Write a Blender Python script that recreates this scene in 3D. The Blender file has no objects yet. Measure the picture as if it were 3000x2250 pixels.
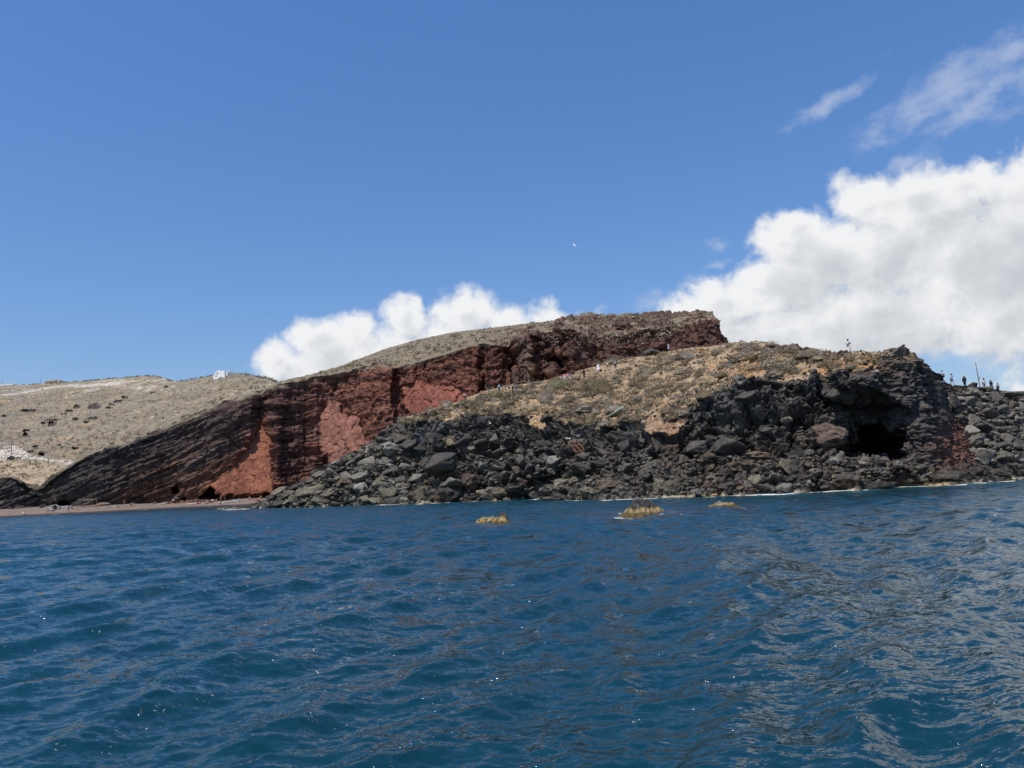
import bpy, bmesh, math, random, time
import numpy as np
from mathutils import Vector, Matrix

T0 = time.time()
random.seed(11)
rng = np.random.default_rng(11)
SC = bpy.context.scene
COL = SC.collection
R = math.radians

# ------------------------------------------------------------------ camera
CAM_H = 2.5                      # eye height on the boat deck above the sea
PITCH, ROLL = R(7.26), R(2.62)
PW, PH, PF = 2212.0, 1659.0, 1671.0   # frame size and focal length in survey units
_f = np.array([0, math.cos(PITCH), math.sin(PITCH)])
_u = np.array([0, -math.sin(PITCH), math.cos(PITCH)])
_r = np.array([1.0, 0, 0])
CR = math.cos(ROLL) * _r - math.sin(ROLL) * _u
CU = math.cos(ROLL) * _u + math.sin(ROLL) * _r
CF = _f
CPOS = np.array([0, 0, CAM_H])

cam_d = bpy.data.cameras.new('camera')
cam = bpy.data.objects.new('camera', cam_d)
COL.objects.link(cam)
SC.camera = cam
cam_d.sensor_width = 36.0
cam_d.lens = 36.0 * PF / PW
cam_d.clip_start, cam_d.clip_end = 0.1, 12000
cam.matrix_world = Matrix(((CR[0], CU[0], -CF[0], 0), (CR[1], CU[1], -CF[1], 0), (CR[2], CU[2], -CF[2], CAM_H), (0, 0, 0, 1)))


def ray(u, v):
    """direction of the sight line through a survey point"""
    u, v = np.asarray(u, float), np.asarray(v, float)
    d = CF + ((u - PW / 2) / PF)[..., None] * CR + ((PH / 2 - v) / PF)[..., None] * CU
    return d


def at(u, v, d):
    """the world point seen at (u, v) at depth d along the view's ground axis"""
    k = ray(u, v)
    h = k[..., 1]
    return CPOS + k * (np.asarray(d, float) / h)[..., None]


def atz(u, v, z=0.0):
    k = ray(u, v)
    return CPOS + k * ((z - CAM_H) / k[..., 2])[..., None]


def proj(P):
    q = P - CPOS
    w = q @ CF
    return PW / 2 + PF * (q @ CR) / w, PH / 2 - PF * (q @ CU) / w


# ------------------------------------------------------------------ sun and sky
SUN_EL, SUN_AZ = R(63), math.atan2(-0.66, -0.66)      # azimuth measured from +Y towards +X
SUN = np.array([math.sin(SUN_AZ) * math.cos(SUN_EL), math.cos(SUN_AZ) * math.cos(SUN_EL), math.sin(SUN_EL)])
sd = bpy.data.lights.new('sun', 'SUN')
sd.energy, sd.angle, sd.color = 4.3, R(0.53), (1.0, 0.955, 0.89)
so = bpy.data.objects.new('sun', sd)
COL.objects.link(so)
so.rotation_euler = Vector(SUN).to_track_quat('Z', 'Y').to_euler()

SC.view_settings.view_transform = 'Standard'
SC.view_settings.look = 'None'
SC.view_settings.exposure = 0.0
SC.view_settings.gamma = 1.0
SC.view_settings.use_curve_mapping = False


class Nodes:
    def __init__(s, tree):
        s.t = tree
        s.n, s.l = tree.nodes, tree.links

    def new(s, typ, **kw):
        n = s.n.new(typ)
        for k, v in kw.items():
            setattr(n, k, v)
        return n

    def put(s, sock, val):
        if isinstance(val, bpy.types.NodeSocket):
            s.l.new(val, sock)
        elif val is not None:
            sock.default_value = val

    def m(s, op, a, b=None, c=None, clamp=False):
        n = s.new('ShaderNodeMath', operation=op, use_clamp=clamp)
        s.put(n.inputs[0], a); s.put(n.inputs[1], b); s.put(n.inputs[2], c)
        return n.outputs[0]

    def vm(s, op, a, b=None, scale=None):
        n = s.new('ShaderNodeVectorMath', operation=op)
        s.put(n.inputs[0], a); s.put(n.inputs[1], b)
        if scale is not None:
            s.put(n.inputs['Scale'], scale)
        return n.outputs['Value'] if op in ('LENGTH', 'DOT_PRODUCT') else n.outputs[0]

    def ss(s, x, lo, hi, to0=0.0, to1=1.0):
        n = s.new('ShaderNodeMapRange', interpolation_type='SMOOTHSTEP')
        for i, v in enumerate((x, lo, hi, to0, to1)):
            s.put(n.inputs[i], v)
        return n.outputs[0]

    def noise(s, vec, scale, detail=2.0, rough=0.5, dist=0.0, typ='FBM', lac=2.0, out='Fac'):
        n = s.new('ShaderNodeTexNoise', noise_dimensions='3D', noise_type=typ)
        s.put(n.inputs['Vector'], vec)
        for k, v in (('Scale', scale), ('Detail', detail), ('Roughness', rough), ('Distortion', dist), ('Lacunarity', lac)):
            s.put(n.inputs[k], v)
        return n.outputs[out]

    def mix(s, f, a, b, mode='MIX'):
        n = s.new('ShaderNodeMix', data_type='RGBA', blend_type=mode)
        s.put(n.inputs[0], f)
        for i, v in ((6, a), (7, b)):
            s.put(n.inputs[i], tuple(v) + (1,) if isinstance(v, tuple) and len(v) == 3 else v)
        return n.outputs[2]

    def comb(s, x, y, z):
        n = s.new('ShaderNodeCombineXYZ')
        for i, v in enumerate((x, y, z)):
            s.put(n.inputs[i], v)
        return n.outputs[0]


def azel(u, v):
    k = ray(u, v)
    return math.atan2(k[0], k[1]), math.atan2(k[2], math.hypot(k[0], k[1]))


world = bpy.data.worlds.new('World')
SC.world = world
world.use_nodes = True
wt = Nodes(world.node_tree)
wt.n.clear()
sky = wt.new('ShaderNodeTexSky', sky_type='NISHITA')
sky.sun_disc = False
sky.sun_elevation = SUN_EL
sky.sun_rotation = SUN_AZ % (2 * math.pi)
sky.altitude, sky.air_density, sky.dust_density, sky.ozone_density = 0, 1.35, 0.4, 2.2
hsv = wt.new('ShaderNodeHueSaturation')
hsv.inputs["Saturation"].default_value = 1.26
hsv.inputs['Value'].default_value = 1.0
wt.l.new(sky.outputs[0], hsv.inputs['Color'])
bg_sky = wt.new('ShaderNodeBackground')
bg_sky.inputs["Strength"].default_value = 0.14
gm = wt.new('ShaderNodeGamma')
gm.inputs['Gamma'].default_value = 0.74
wt.l.new(hsv.outputs[0], gm.inputs['Color'])
wt.l.new(wt.mix(1.0, gm.outputs[0], (0.80, 0.99, 1.42), 'MULTIPLY'), bg_sky.inputs['Color'])

# clouds: cumulus banks given as puffs on the sky sphere (azimuth, elevation), frayed by fractal noise
tc = wt.new('ShaderNodeTexCoord')
sep = wt.new('ShaderNodeSeparateXYZ')
wt.l.new(tc.outputs['Generated'], sep.inputs[0])
AZ = wt.m('ARCTAN2', sep.outputs[0], sep.outputs[1])
EL = wt.m('ARCSINE', wt.m('MINIMUM', wt.m('MAXIMUM', sep.outputs[2], -1.0), 1.0))
SKY_P = wt.comb(AZ, EL, 0.0)
# puffs: (u, v, radius across, radius up) in survey units
PUFFS = [
    (600, 780, 66, 52), (650, 800, 80, 60), (700, 730, 78, 58), (770, 720, 64, 60), (740, 800, 130, 90),
    (880, 690, 74, 64), (860, 760, 110, 90), (1005, 680, 96, 76), (960, 760, 160, 100), (1090, 712, 86, 62),
    (1185, 686, 72, 42), (1130, 760, 150, 80),
    (1480, 680, 90, 55), (1580, 660, 130, 75), (1700, 620, 170, 90), (1735, 490, 96, 56), (1690, 530, 80, 50), (1800, 560, 200, 110),
    (1880, 440, 100, 66), (1980, 430, 130, 72), (1950, 540, 260, 150), (2090, 400, 110, 56), (2240, 400, 150, 78), (2200, 550, 330, 190),
    (1900, 700, 420, 110), (2250, 690, 360, 90), (1640, 740, 300, 90),
    (2500, 400, 260, 130), (2600, 560, 430, 260), (2900, 470, 420, 230), (3000, 640, 500, 260),
]
PU = []
for (pu, pv, ru, rv) in PUFFS:
    a, e = azel(pu, pv)
    PU.append((a, e, ru / PF * 1.02, rv / PF))


def puff_field(p):
    acc = None
    for (a, e, ra, re) in PU:
        d = wt.vm('SUBTRACT', p, (a, e, 0))
        d = wt.vm('MULTIPLY', d, (1 / ra, 1 / re, 0))
        l = wt.m('SUBTRACT', 1.0, wt.vm('LENGTH', d))
        # scale to angle so that small and large puffs fray alike
        l = wt.m('MULTIPLY', l, min(1.0, re / 0.055) ** 0.5)
        acc = l if acc is None else wt.m('SMOOTH_MAX', acc, l, 0.10)
    return acc


def far_band(p):
    """cumulus added low all round the unseen sky, for natural lighting and reflections"""
    n = wt.noise(wt.vm('MULTIPLY', p, (1.0, 1.9, 1.0)), 3.4, 3.0, 0.5)
    hi = wt.ss(wt.m('ABSOLUTE', wt.m('SUBTRACT', EL, 0.22)), 0.0, 0.28, 0.30, -0.6)
    s = wt.m('ADD', wt.m('MULTIPLY', wt.m('SUBTRACT', n, 0.56), 3.0), hi)
    away = wt.ss(wt.m('ABSOLUTE', AZ), 0.85, 1.15, -1.5, 0.0)
    return wt.m('ADD', s, away)


def cloud(p):
    warp = wt.noise(p, 16.0, 3.0, 0.55, out='Color')
    p2 = wt.vm('ADD', p, wt.vm('SCALE', wt.vm('SUBTRACT', warp, (0.5, 0.5, 0.5)), scale=0.035))
    base = wt.m('SMOOTH_MAX', puff_field(p2), far_band(p), 0.1)
    n1 = wt.noise(p2, 22.0, 10.0, 0.60)
    n2 = wt.noise(p, 9.0, 3.0, 0.5)
    d = wt.m('ADD', base, wt.m('MULTIPLY', wt.m('SUBTRACT', n1, 0.5), 1.3))
    return wt.m('ADD', d, wt.m('MULTIPLY', wt.m('SUBTRACT', n2, 0.5), 0.5)), n2, base


D0, NB, B0 = cloud(SKY_P)
D1, _, _ = cloud(wt.vm('ADD', SKY_P, (-0.010, 0.022, 0.0)))
mask = wt.ss(D0, 0.0, 0.46)
lit = wt.m('ADD', 0.60, wt.m('MULTIPLY', wt.m('SUBTRACT', D0, D1), 0.62), clamp=True)
deep = wt.ss(wt.m('ADD', B0, wt.m('MULTIPLY', wt.m('SUBTRACT', NB, 0.5), 0.9)), 0.42, 0.95)
lit2 = wt.m('MULTIPLY', lit, wt.m('SUBTRACT', 1.0, wt.m('MULTIPLY', deep, 0.56)))
ccol = wt.mix(wt.ss(lit2, 0.15, 0.72), (0.56, 0.59, 0.635), (0.88, 0.89, 0.905))

# thin wisps high on the right
WISPS = [(2050, 185, 210, 44), (2170, 125, 170, 46), (1800, 215, 110, 20), (1985, 250, 50, 15), (1895, 285, 46, 24), (2110, 215, 130, 30), (1555, 528, 26, 14), (1548, 578, 36, 11), (1296, 674, 26, 9), (1960, 345, 70, 22), (1400, 650, 50, 30), (2350, 90, 180, 70)]
ps = wt.vm('ADD', SKY_P, wt.vm('SCALE', wt.vm('SUBTRACT', wt.noise(SKY_P, 14.0, 4.0, 0.6, out='Color'), (0.5, 0.5, 0.5)), scale=0.05))
wacc = None
for (pu, pv, ru, rv) in WISPS:
    a, e = azel(pu, pv)
    rot = 0.36
    d = wt.vm('SUBTRACT', ps, (a, e, 0))
    vr = wt.new('ShaderNodeVectorRotate', rotation_type='Z_AXIS')
    wt.put(vr.inputs['Vector'], d); vr.inputs['Angle'].default_value = -rot
    d = wt.vm('MULTIPLY', vr.outputs[0], (PF / ru, PF / rv, 0))
    l = wt.m('SUBTRACT', 1.0, wt.vm('LENGTH', d))
    wacc = l if wacc is None else wt.m('SMOOTH_MAX', wacc, l, 0.15)
wn = wt.noise(wt.vm('MULTIPLY', SKY_P, (1.0, 1.6, 1.0)), 26.0, 8.0, 0.62)
wisp = wt.m('MULTIPLY', wt.ss(wt.m('ADD', wacc, wt.m('MULTIPLY', wt.m('SUBTRACT', wn, 0.5), 1.9)), -0.1, 1.25), 0.42)

bg_c = wt.new('ShaderNodeBackground')
wt.l.new(ccol, bg_c.inputs['Color'])
bg_w = wt.new('ShaderNodeBackground')
bg_w.inputs['Color'].default_value = (0.72, 0.76, 0.84, 1)
mx1 = wt.new('ShaderNodeMixShader')
wt.l.new(wisp, mx1.inputs[0]); wt.l.new(bg_sky.outputs[0], mx1.inputs[1]); wt.l.new(bg_w.outputs[0], mx1.inputs[2])
mx2 = wt.new('ShaderNodeMixShader')
wt.l.new(mask, mx2.inputs[0]); wt.l.new(mx1.outputs[0], mx2.inputs[1]); wt.l.new(bg_c.outputs[0], mx2.inputs[2])
wo = wt.new('ShaderNodeOutputWorld')
wt.l.new(mx2.outputs[0], wo.inputs['Surface'])


# ------------------------------------------------------------------ numpy noise
_gr = np.random.default_rng(5)
_G = _gr.normal(size=(256, 3)); _G /= np.linalg.norm(_G, axis=1, keepdims=True)
_G = _G.astype(np.float32)
U32 = np.uint32


def _h(x, y, z, s):
    h = x.astype(U32) * U32(374761393) + y.astype(U32) * U32(668265263) + z.astype(U32) * U32(2147483647 - 58) + U32((s * 974634541 + 12345) % (1 << 32))
    h ^= h >> U32(13); h *= U32(1274126177); h ^= h >> U32(16); h *= U32(2246822519); h ^= h >> U32(13)
    return h


def gnoise(P, s=0):
    """gradient noise of points (N,3), about -1..1"""
    I = np.floor(P).astype(np.int64)
    F = (P - I).astype(np.float32)
    W = F * F * F * (F * (F * 6 - 15) + 10)
    out = np.zeros(len(P), np.float32)
    for dx in (0, 1):
        wx = W[:, 0] if dx else 1 - W[:, 0]
        for dy in (0, 1):
            wy = W[:, 1] if dy else 1 - W[:, 1]
            for dz in (0, 1):
                wz = W[:, 2] if dz else 1 - W[:, 2]
                g = _G[_h(I[:, 0] + dx, I[:, 1] + dy, I[:, 2] + dz, s) & U32(255)]
                out += wx * wy * wz * (g[:, 0] * (F[:, 0] - dx) + g[:, 1] * (F[:, 1] - dy) + g[:, 2] * (F[:, 2] - dz))
    return out * 1.5


def fbm(P, size, octv=4, s=0, gain=0.5, ridge=False):
    q = np.asarray(P, np.float64) / size
    a, t, out = 1.0, 0.0, np.zeros(len(q), np.float32)
    for o in range(octv):
        n = gnoise(q + 17.3 * o, s + o)
        out += a * ((1 - 2 * np.abs(n)) if ridge else n)
        t += a; a *= gain; q = q * 2.03
    return out / t


def worley(P, size, s=0):
    """F1, F2, cell random (0..1), offset from the cell's point"""
    q = np.asarray(P, np.float64) / size
    I = np.floor(q).astype(np.int64)
    f1 = np.full(len(q), 9e9, np.float32); f2 = f1.copy()
    cid = np.zeros(len(q), U32); off = np.zeros((len(q), 3), np.float32)
    for dx in (-1, 0, 1):
        for dy in (-1, 0, 1):
            for dz in (-1, 0, 1):
                cx, cy, cz = I[:, 0] + dx, I[:, 1] + dy, I[:, 2] + dz
                h = _h(cx, cy, cz, s)
                ox = (h & U32(1023)).astype(np.float32) / 1023
                oy = ((h >> U32(10)) & U32(1023)).astype(np.float32) / 1023
                oz = ((h >> U32(20)) & U32(1023)).astype(np.float32) / 1023
                d = np.stack([q[:, 0] - cx - ox, q[:, 1] - cy - oy, q[:, 2] - cz - oz], 1).astype(np.float32)
                r = np.sqrt((d * d).sum(1))
                near = r < f1
                f2 = np.where(near, f1, np.minimum(f2, r))
                f1 = np.where(near, r, f1)
                cid = np.where(near, h, cid)
                off[near] = d[near]
    return f1, f2, ((cid * U32(2654435761)) >> U32(8)).astype(np.float32) / float(1 << 24), off


def facets(P, size, s=0, tilt=0.9, step=0.5, crack=0.5):
    """displacement (in units of size) of broken rock: tilted flat faces with recessed joints"""
    f1, f2, rid, off = worley(P, size, s)
    g = _G[(rid * 255).astype(int)]
    e = np.clip((f2 - f1) / 0.14, 0, 1)
    return tilt * (off * g).sum(1) + step * (rid - 0.5) - crack * (1 - e) ** 1.5 * 0.35, rid, e


def sstep(x, a, b):
    t = np.clip((x - a) / (b - a), 0, 1)
    return t * t * (3 - 2 * t)


def inpoly(u, v, poly):
    """signed distance (survey units), positive inside"""
    poly = np.asarray(poly, float)
    d = np.full(len(u), 1e9); ins = np.zeros(len(u), bool)
    n = len(poly)
    for i in range(n):
        ax, ay = poly[i]; bx, by = poly[(i + 1) % n]
        ex, ey = bx - ax, by - ay
        t = np.clip(((u - ax) * ex + (v - ay) * ey) / (ex * ex + ey * ey + 1e-9), 0, 1)
        d = np.minimum(d, np.hypot(u - ax - t * ex, v - ay - t * ey))
        c = ((ay > v) != (by > v)) & (u < (bx - ax) * (v - ay) / (by - ay + 1e-12) + ax)
        ins ^= c
    return np.where(ins, d, -d)


def lerp(a, b, t):
    return a + (b - a) * np.asarray(t)[..., None]


def C(*c):
    return np.array(c, float)


# ------------------------------------------------------------------ mesh helpers
def mesh_from(name, V, F, col=None, smooth=False):
    """V (N,3), F (M,k) index array"""
    me = bpy.data.meshes.new(name)
    V = np.ascontiguousarray(V, np.float32); F = np.ascontiguousarray(F, np.int32)
    k = F.shape[1]
    me.vertices.add(len(V)); me.vertices.foreach_set('co', V.ravel())
    me.loops.add(F.size); me.loops.foreach_set('vertex_index', F.ravel())
    me.polygons.add(len(F))
    me.polygons.foreach_set('loop_start', np.arange(0, F.size, k, dtype=np.int32))
    try:
        me.polygons.foreach_set('loop_total', np.full(len(F), k, np.int32))
    except Exception:
        pass
    me.update(calc_edges=True)
    me.polygons.foreach_set('use_smooth', np.full(len(F), smooth, bool))
    if col is not None:
        a = me.color_attributes.new('col', 'FLOAT_COLOR', 'POINT')
        cc = np.ones((len(V), 4), np.float32); cc[:, :3] = np.clip(col, 0, 1)
        a.data.foreach_set('color', cc.ravel())
    return me


def grid_faces(nv, nu, wrap=False):
    i = np.arange(nv * nu).reshape(nv, nu)
    if wrap:
        i = np.concatenate([i, i[:, :1]], 1)
    return np.stack([i[:-1, :-1], i[:-1, 1:], i[1:, 1:], i[1:, :-1]], -1).reshape(-1, 4)


def link(name, me, mat=None, parent=None, **props):
    o = bpy.data.objects.new(name, me)
    COL.objects.link(o)
    if mat is not None and me is not None:
        if len(me.materials) == 0:
            me.materials.append(mat)
        else:
            o.material_slots[0].link = 'OBJECT'; o.material_slots[0].material = mat
    if parent is not None:
        o.parent = parent
    for k, v in props.items():
        if v is not None:
            o[k] = v
    return o


def polar_rows(rows, b):
    """rows of survey stations -> (b, r, z) rows resampled on the bearings b"""
    out = []
    for row in rows:
        P = np.asarray(row)
        bb = np.arctan2(P[:, 0], P[:, 1]); rr = np.hypot(P[:, 0], P[:, 1]); zz = P[:, 2]
        o = np.argsort(bb)
        out.append((np.interp(b, bb[o], rr[o]), np.interp(b, bb[o], zz[o])))
    return out


def smooth_cols(a, n):
    for _ in range(n):
        p = np.pad(a, ((0, 0), (1, 1)), mode='edge')
        a = (p[:, :-2] + 2 * p[:, 1:-1] + p[:, 2:]) / 4
    return a


def smooth_rows(a, n):
    for _ in range(n):
        m = (a[:-2] + 2 * a[1:-1] + a[2:]) / 4
        a = np.concatenate([a[:1], m, a[-1:]])
    return a


def sheet(rows, b, counts, sc=4, sr=3):
    """surface through the rows; returns P (nv, nu, 3) and t (row parameter)"""
    pr = polar_rows(rows, b)
    Rr = smooth_cols(np.stack([p[0] for p in pr]), sc); Zz = smooth_cols(np.stack([p[1] for p in pr]), sc)
    rs, zs, ts = [], [], []
    for i, n in enumerate(counts):
        k = np.arange(n) / n
        for t in k:
            rs.append(Rr[i] * (1 - t) + Rr[i + 1] * t); zs.append(Zz[i] * (1 - t) + Zz[i + 1] * t); ts.append(i + t)
    rs.append(Rr[-1]); zs.append(Zz[-1]); ts.append(len(counts))
    r = smooth_rows(np.stack(rs), sr); z = smooth_rows(np.stack(zs), sr)
    P = np.stack([np.sin(b)[None] * r, np.cos(b)[None] * r, z], -1)
    return P, np.array(ts)


def normals(P):
    du = np.gradient(P, axis=1); dv = np.gradient(P, axis=0)
    n = np.cross(du, dv)
    n /= np.linalg.norm(n, axis=-1, keepdims=True) + 1e-9
    return n


# ------------------------------------------------------------------ materials
def mat(name):
    m = bpy.data.materials.new(name)
    m.use_nodes = True
    t = Nodes(m.node_tree)
    return m, t, t.n['Principled BSDF']


def mat_col(name, grain=2.0, var=0.35, bump=0.3, bsize=4.0, rough=0.92, detail=6.0, objrand=0.0):
    """vertex colour 'col' with procedural grain and relief (sizes in 1/m)"""
    m, t, b = mat(name)
    a = t.new('ShaderNodeAttribute', attribute_name='col')
    geo = t.new('ShaderNodeNewGeometry')
    pos = geo.outputs['Position']
    n = t.noise(pos, grain, detail, 0.65)
    f = t.ss(n, 0.3, 0.7, 1.0 - var, 1.0 + var)
    if objrand:
        oi = t.new('ShaderNodeObjectInfo')
        f = t.m('MULTIPLY', f, t.ss(oi.outputs['Random'], 0.0, 1.0, 1 - objrand, 1 + objrand))
    c = t.mix(1.0, a.outputs['Color'], t.comb(f, f, f), 'MULTIPLY')
    t.l.new(c, b.inputs['Base Color'])
    b.inputs['Roughness'].default_value = rough
    b.inputs['Specular IOR Level'].default_value = 0.25
    if bump:
        bn = t.noise(pos, bsize, 5.0, 0.6)
        bu = t.new('ShaderNodeBump')
        bu.inputs['Strength'].default_value = bump
        bu.inputs['Distance'].default_value = 0.5 / bsize
        t.l.new(bn, bu.inputs['Height'])
        t.l.new(bu.outputs[0], b.inputs['Normal'])
    return m


def mat_flat(name, c, rough=0.8, grain=0.0, var=0.25, metal=0.0, spec=0.3, bump=0.0):
    m, t, b = mat(name)
    b.inputs['Roughness'].default_value = rough
    b.inputs['Metallic'].default_value = metal
    b.inputs['Specular IOR Level'].default_value = spec
    if grain:
        tc_ = t.new('ShaderNodeTexCoord')
        n = t.noise(tc_.outputs['Object'], grain, 5.0, 0.6)
        f = t.ss(n, 0.3, 0.7, 1.0 - var, 1.0 + var)
        t.l.new(t.mix(1.0, tuple(c), t.comb(f, f, f), 'MULTIPLY'), b.inputs['Base Color'])
        if bump:
            bu = t.new('ShaderNodeBump')
            bu.inputs['Strength'].default_value = bump
            bu.inputs['Distance'].default_value = 0.5 / grain
            t.l.new(n, bu.inputs['Height']); t.l.new(bu.outputs[0], b.inputs['Normal'])
    else:
        b.inputs['Base Color'].default_value = (*c, 1)
    return m


M_HEAD = mat_col('lava headland ground', 1.6, 0.30, 0.35, 3.0)
M_CLIFF = mat_col('layered cliff rock', 0.8, 0.28, 0.4, 1.6)
M_FAR = mat_col('scrub hillside', 0.5, 0.30, 0.4, 1.2)
M_BEACH = mat_col('dark sand', 2.0, 0.15, 0.2, 4.0)
M_ROCK = mat_col('lava boulder', 2.2, 0.30, 0.45, 5.0, objrand=0.25)
M_RUB = mat_col('lava rubble', 2.2, 0.30, 0.3, 5.0)
M_SHRUB = mat_col('dry shrub', 3.0, 0.25, 0.0, objrand=0.18)

# ------------------------------------------------------------------ headland
# each station: u, waterline v, then (v, ground distance) of apron top, face middle, brow, slope, ridge
ST = [
    (470, 1102.5, (1102, 152), (1101.5, 153), (1101, 154), (1100.5, 155), (1100, 156)),
    (520, 1099.5, (1097.5, 146), (1096.5, 147), (1095.5, 148), (1094.5, 149), (1094, 150)),
    (565, 1098, (1092, 138.5), (1089, 140), (1086, 141.5), (1084.5, 143), (1083.5, 144)),
    (640, 1096.5, (1083, 131), (1072, 134), (1062, 137), (1053, 139), (1046, 142)),
    (700, 1095, (1073, 128), (1053, 132), (1037, 136), (1026, 139), (1015, 143)),
    (790, 1091, (1060, 125), (1022, 131), (992, 137), (976, 141), (962, 146)),
    (850, 1089, (1054, 124), (1000, 131), (950, 138), (932, 142), (915, 147)),
    (880, 1089, (1052, 123), (990, 130), (922, 139), (910, 143), (898, 149)),
    (950, 1086, (1048, 120), (985, 128), (912, 137), (896, 144), (879, 152)),
    (1060, 1081.5, (1030, 117), (965, 124), (905, 131), (872, 143), (840, 155)),
    (1150, 1078, (1015, 110), (950, 116), (902, 121), (865, 134), (826, 156)),
    (1240, 1080, (1010, 104), (965, 109), (925, 113), (862, 130), (803, 160)),
    (1320, 1079, (1003, 100), (960, 104), (918, 109), (853, 129), (779, 166)),
    (1400, 1076, (995, 96), (960, 99.5), (924, 103), (845, 126), (767, 172)),
    (1480, 1074, (990, 95), (945, 97.5), (893, 101), (825, 122), (752, 178)),
    (1560, 1071, (988, 94), (920, 96.5), (848, 100), (795, 121), (744, 176)),
    (1640, 1068, (987, 92.5), (905, 95), (818, 99), (780, 114), (739, 152)),
    (1720, 1064.5, (986, 91), (900, 93.5), (824, 96), (785, 105), (749, 127)),
    (1775, 1061, (988, 91), (900, 93.5), (805, 96), (782, 101), (761, 112)),
    (1800, 1060, 'c', (997, 90), (985, 92), (960, 93), (930, 94), (880, 95), (824, 90.5), (800, 92), (780, 97), (763, 105)),
    (1832, 1060, 'c', (994, 89), (989, 105), (972, 105), (938, 96), (885, 96.5), (826, 90), (799, 91.5), (779, 94), (762, 98)),
    (1855, 1060, 'c', (994, 89), (991, 116), (946, 116), (914, 95.5), (876, 97), (828, 90), (797, 91.5), (778, 94), (761, 97)),
    (1900, 1055, 'c', (997, 89), (993, 118), (946, 118), (910, 95.5), (878, 96.5), (842, 91), (788, 92), (774, 94), (761, 97)),
    (1928, 1052, 'c', (999, 90), (994, 108), (952, 108), (926, 94), (893, 94.5), (858, 91.5), (780, 92.5), (771, 95), (762, 100)),
    (1950, 1051, 'c', (1000, 90), (985, 92), (955, 92.5), (930, 92), (895, 92.5), (868, 91.2), (776, 92.5), (770, 95), (763, 100)),
    (1975, 1050, 'c', (1000, 90), (980, 91), (955, 91.5), (930, 91.5), (905, 91.8), (880, 91), (775, 92.5), (771, 95), (768, 99)),
    (2003, 1049.5, (1000, 90.5), (900, 92), (792, 93.5), (789, 95), (787, 97)),
    (2032, 1049, (1002, 91), (925, 94), (828, 97), (824, 99), (821, 101)),
    (2060, 1048, (1004, 93), (930, 98), (858, 103), (845, 106), (832, 109)),
    (2120, 1043, (1004, 97), (940, 103), (880, 108), (856, 111), (834, 114)),
    (2160, 1040, (1004, 99), (945, 105), (888, 110), (862, 113), (842, 117)),
    (2212, 1036, (1003, 101), (950, 107), (900, 112), (872, 116), (849, 120)),
    (2400, 1024, (992, 110), (945, 116), (895, 121), (868, 126), (848, 130)),
    (2750, 1004, (980, 122), (940, 128), (900, 134), (880, 138), (865, 142)),
]
rowsH = [[] for _ in range(13)]
for st in ST:
    u, vw = st[0], st[1]
    w = atz(u, vw, 0.0)
    dw = w[1]
    lo = at(u, vw, dw - 3.0); lo[2] = -1.2
    pts = [lo, w]
    if st[2] == 'c':
        pts += [at(u, v, d) for v, d in st[3:]]
    else:
        q2, qm, q8, q9, q10 = st[2:]
        for t in (0, .10, .24, .42, .60, .80, 1.0):
            a_, b_, k = (q2, qm, t * 2) if t < .5 else (qm, q8, t * 2 - 1)
            pts.append(at(u, a_[0] + (b_[0] - a_[0]) * k, a_[1] + (b_[1] - a_[1]) * k))
        pts += [at(u, *q9), at(u, *q10)]
    top = pts[-1]
    k = top[:2] / np.hypot(*top[:2])
    if 960 < u < 1600:
        e1, e2 = (14, -0.6), (60, -2.0)
    elif u >= 1600:
        e1, e2 = (9, -1.6), (45, -top[2] - 2)
    else:
        e1, e2 = (6, -2.5), (26, -top[2] - 1)
    for dr, dz in (e1, e2):
        p = top.copy(); p[:2] += k * dr; p[2] = top[2] + dz
        pts.append(p)
    for i, p in enumerate(pts):
        rowsH[i].append(p)

b0 = math.atan2(*at(470, 1100, 100)[:2]); b1 = math.atan2(*at(2620, 900, 100)[:2])
NUH = 960
bH = np.linspace(b0, b1, NUH)
cntH = [6, 62, 14, 14, 32, 34, 42, 46, 52, 60, 14, 12]
PH_, tH = sheet(rowsH, bH, cntH, sc=3, sr=2)
nvH = len(tH)
Pn = PH_.reshape(-1, 3)
uH, vH = proj(Pn)
T = np.repeat(tH, NUH)
N0 = normals(PH_)
for _ in range(3):
    N0 = np.stack([smooth_cols(smooth_rows(N0[..., i], 2), 2) for i in range(3)], -1)
N0 /= np.linalg.norm(N0, axis=-1, keepdims=True)
Nn = N0.reshape(-1, 3)
dist = np.hypot(Pn[:, 0], Pn[:, 1])

nA = fbm(Pn, 6.0, 4, 1); nB = fbm(Pn, 1.6, 3, 7); nC = fbm(Pn, 14.0, 3, 3)
# dark lava below the brow, ochre soil and scrub above
BROW = np.array([(400, 1100), (700, 1000), (850, 925), (865, 910), (930, 903), (1000, 897), (1060, 903), (1106, 889), (1156, 903), (1206, 925), (1276, 929), (1306, 915), (1366, 919), (1406, 922), (1467, 920), (1500, 883), (1545, 860), (1583, 829), (1623, 818), (1730, 826), (1756, 805), (1843, 797), (1925, 780), (1980, 772), (2030, 790), (2060, 800), (2400, 800)], float)
bv = np.interp(uH, BROW[:, 0], BROW[:, 1])
wig = nA * 36 + nB * 20 + 26 * fbm(Pn, 10.0, 2, 5)
rock = sstep(vH + wig - bv, -9, 9)
front = (T < 10.9)
rock = np.where(T > 10.4, np.maximum(rock, 0), rock)
leftpile = sstep(uH, 900, 840)
rock = np.maximum(rock, leftpile * 0.9)
rightpile = sstep(uH, 2022, 2048)
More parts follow.
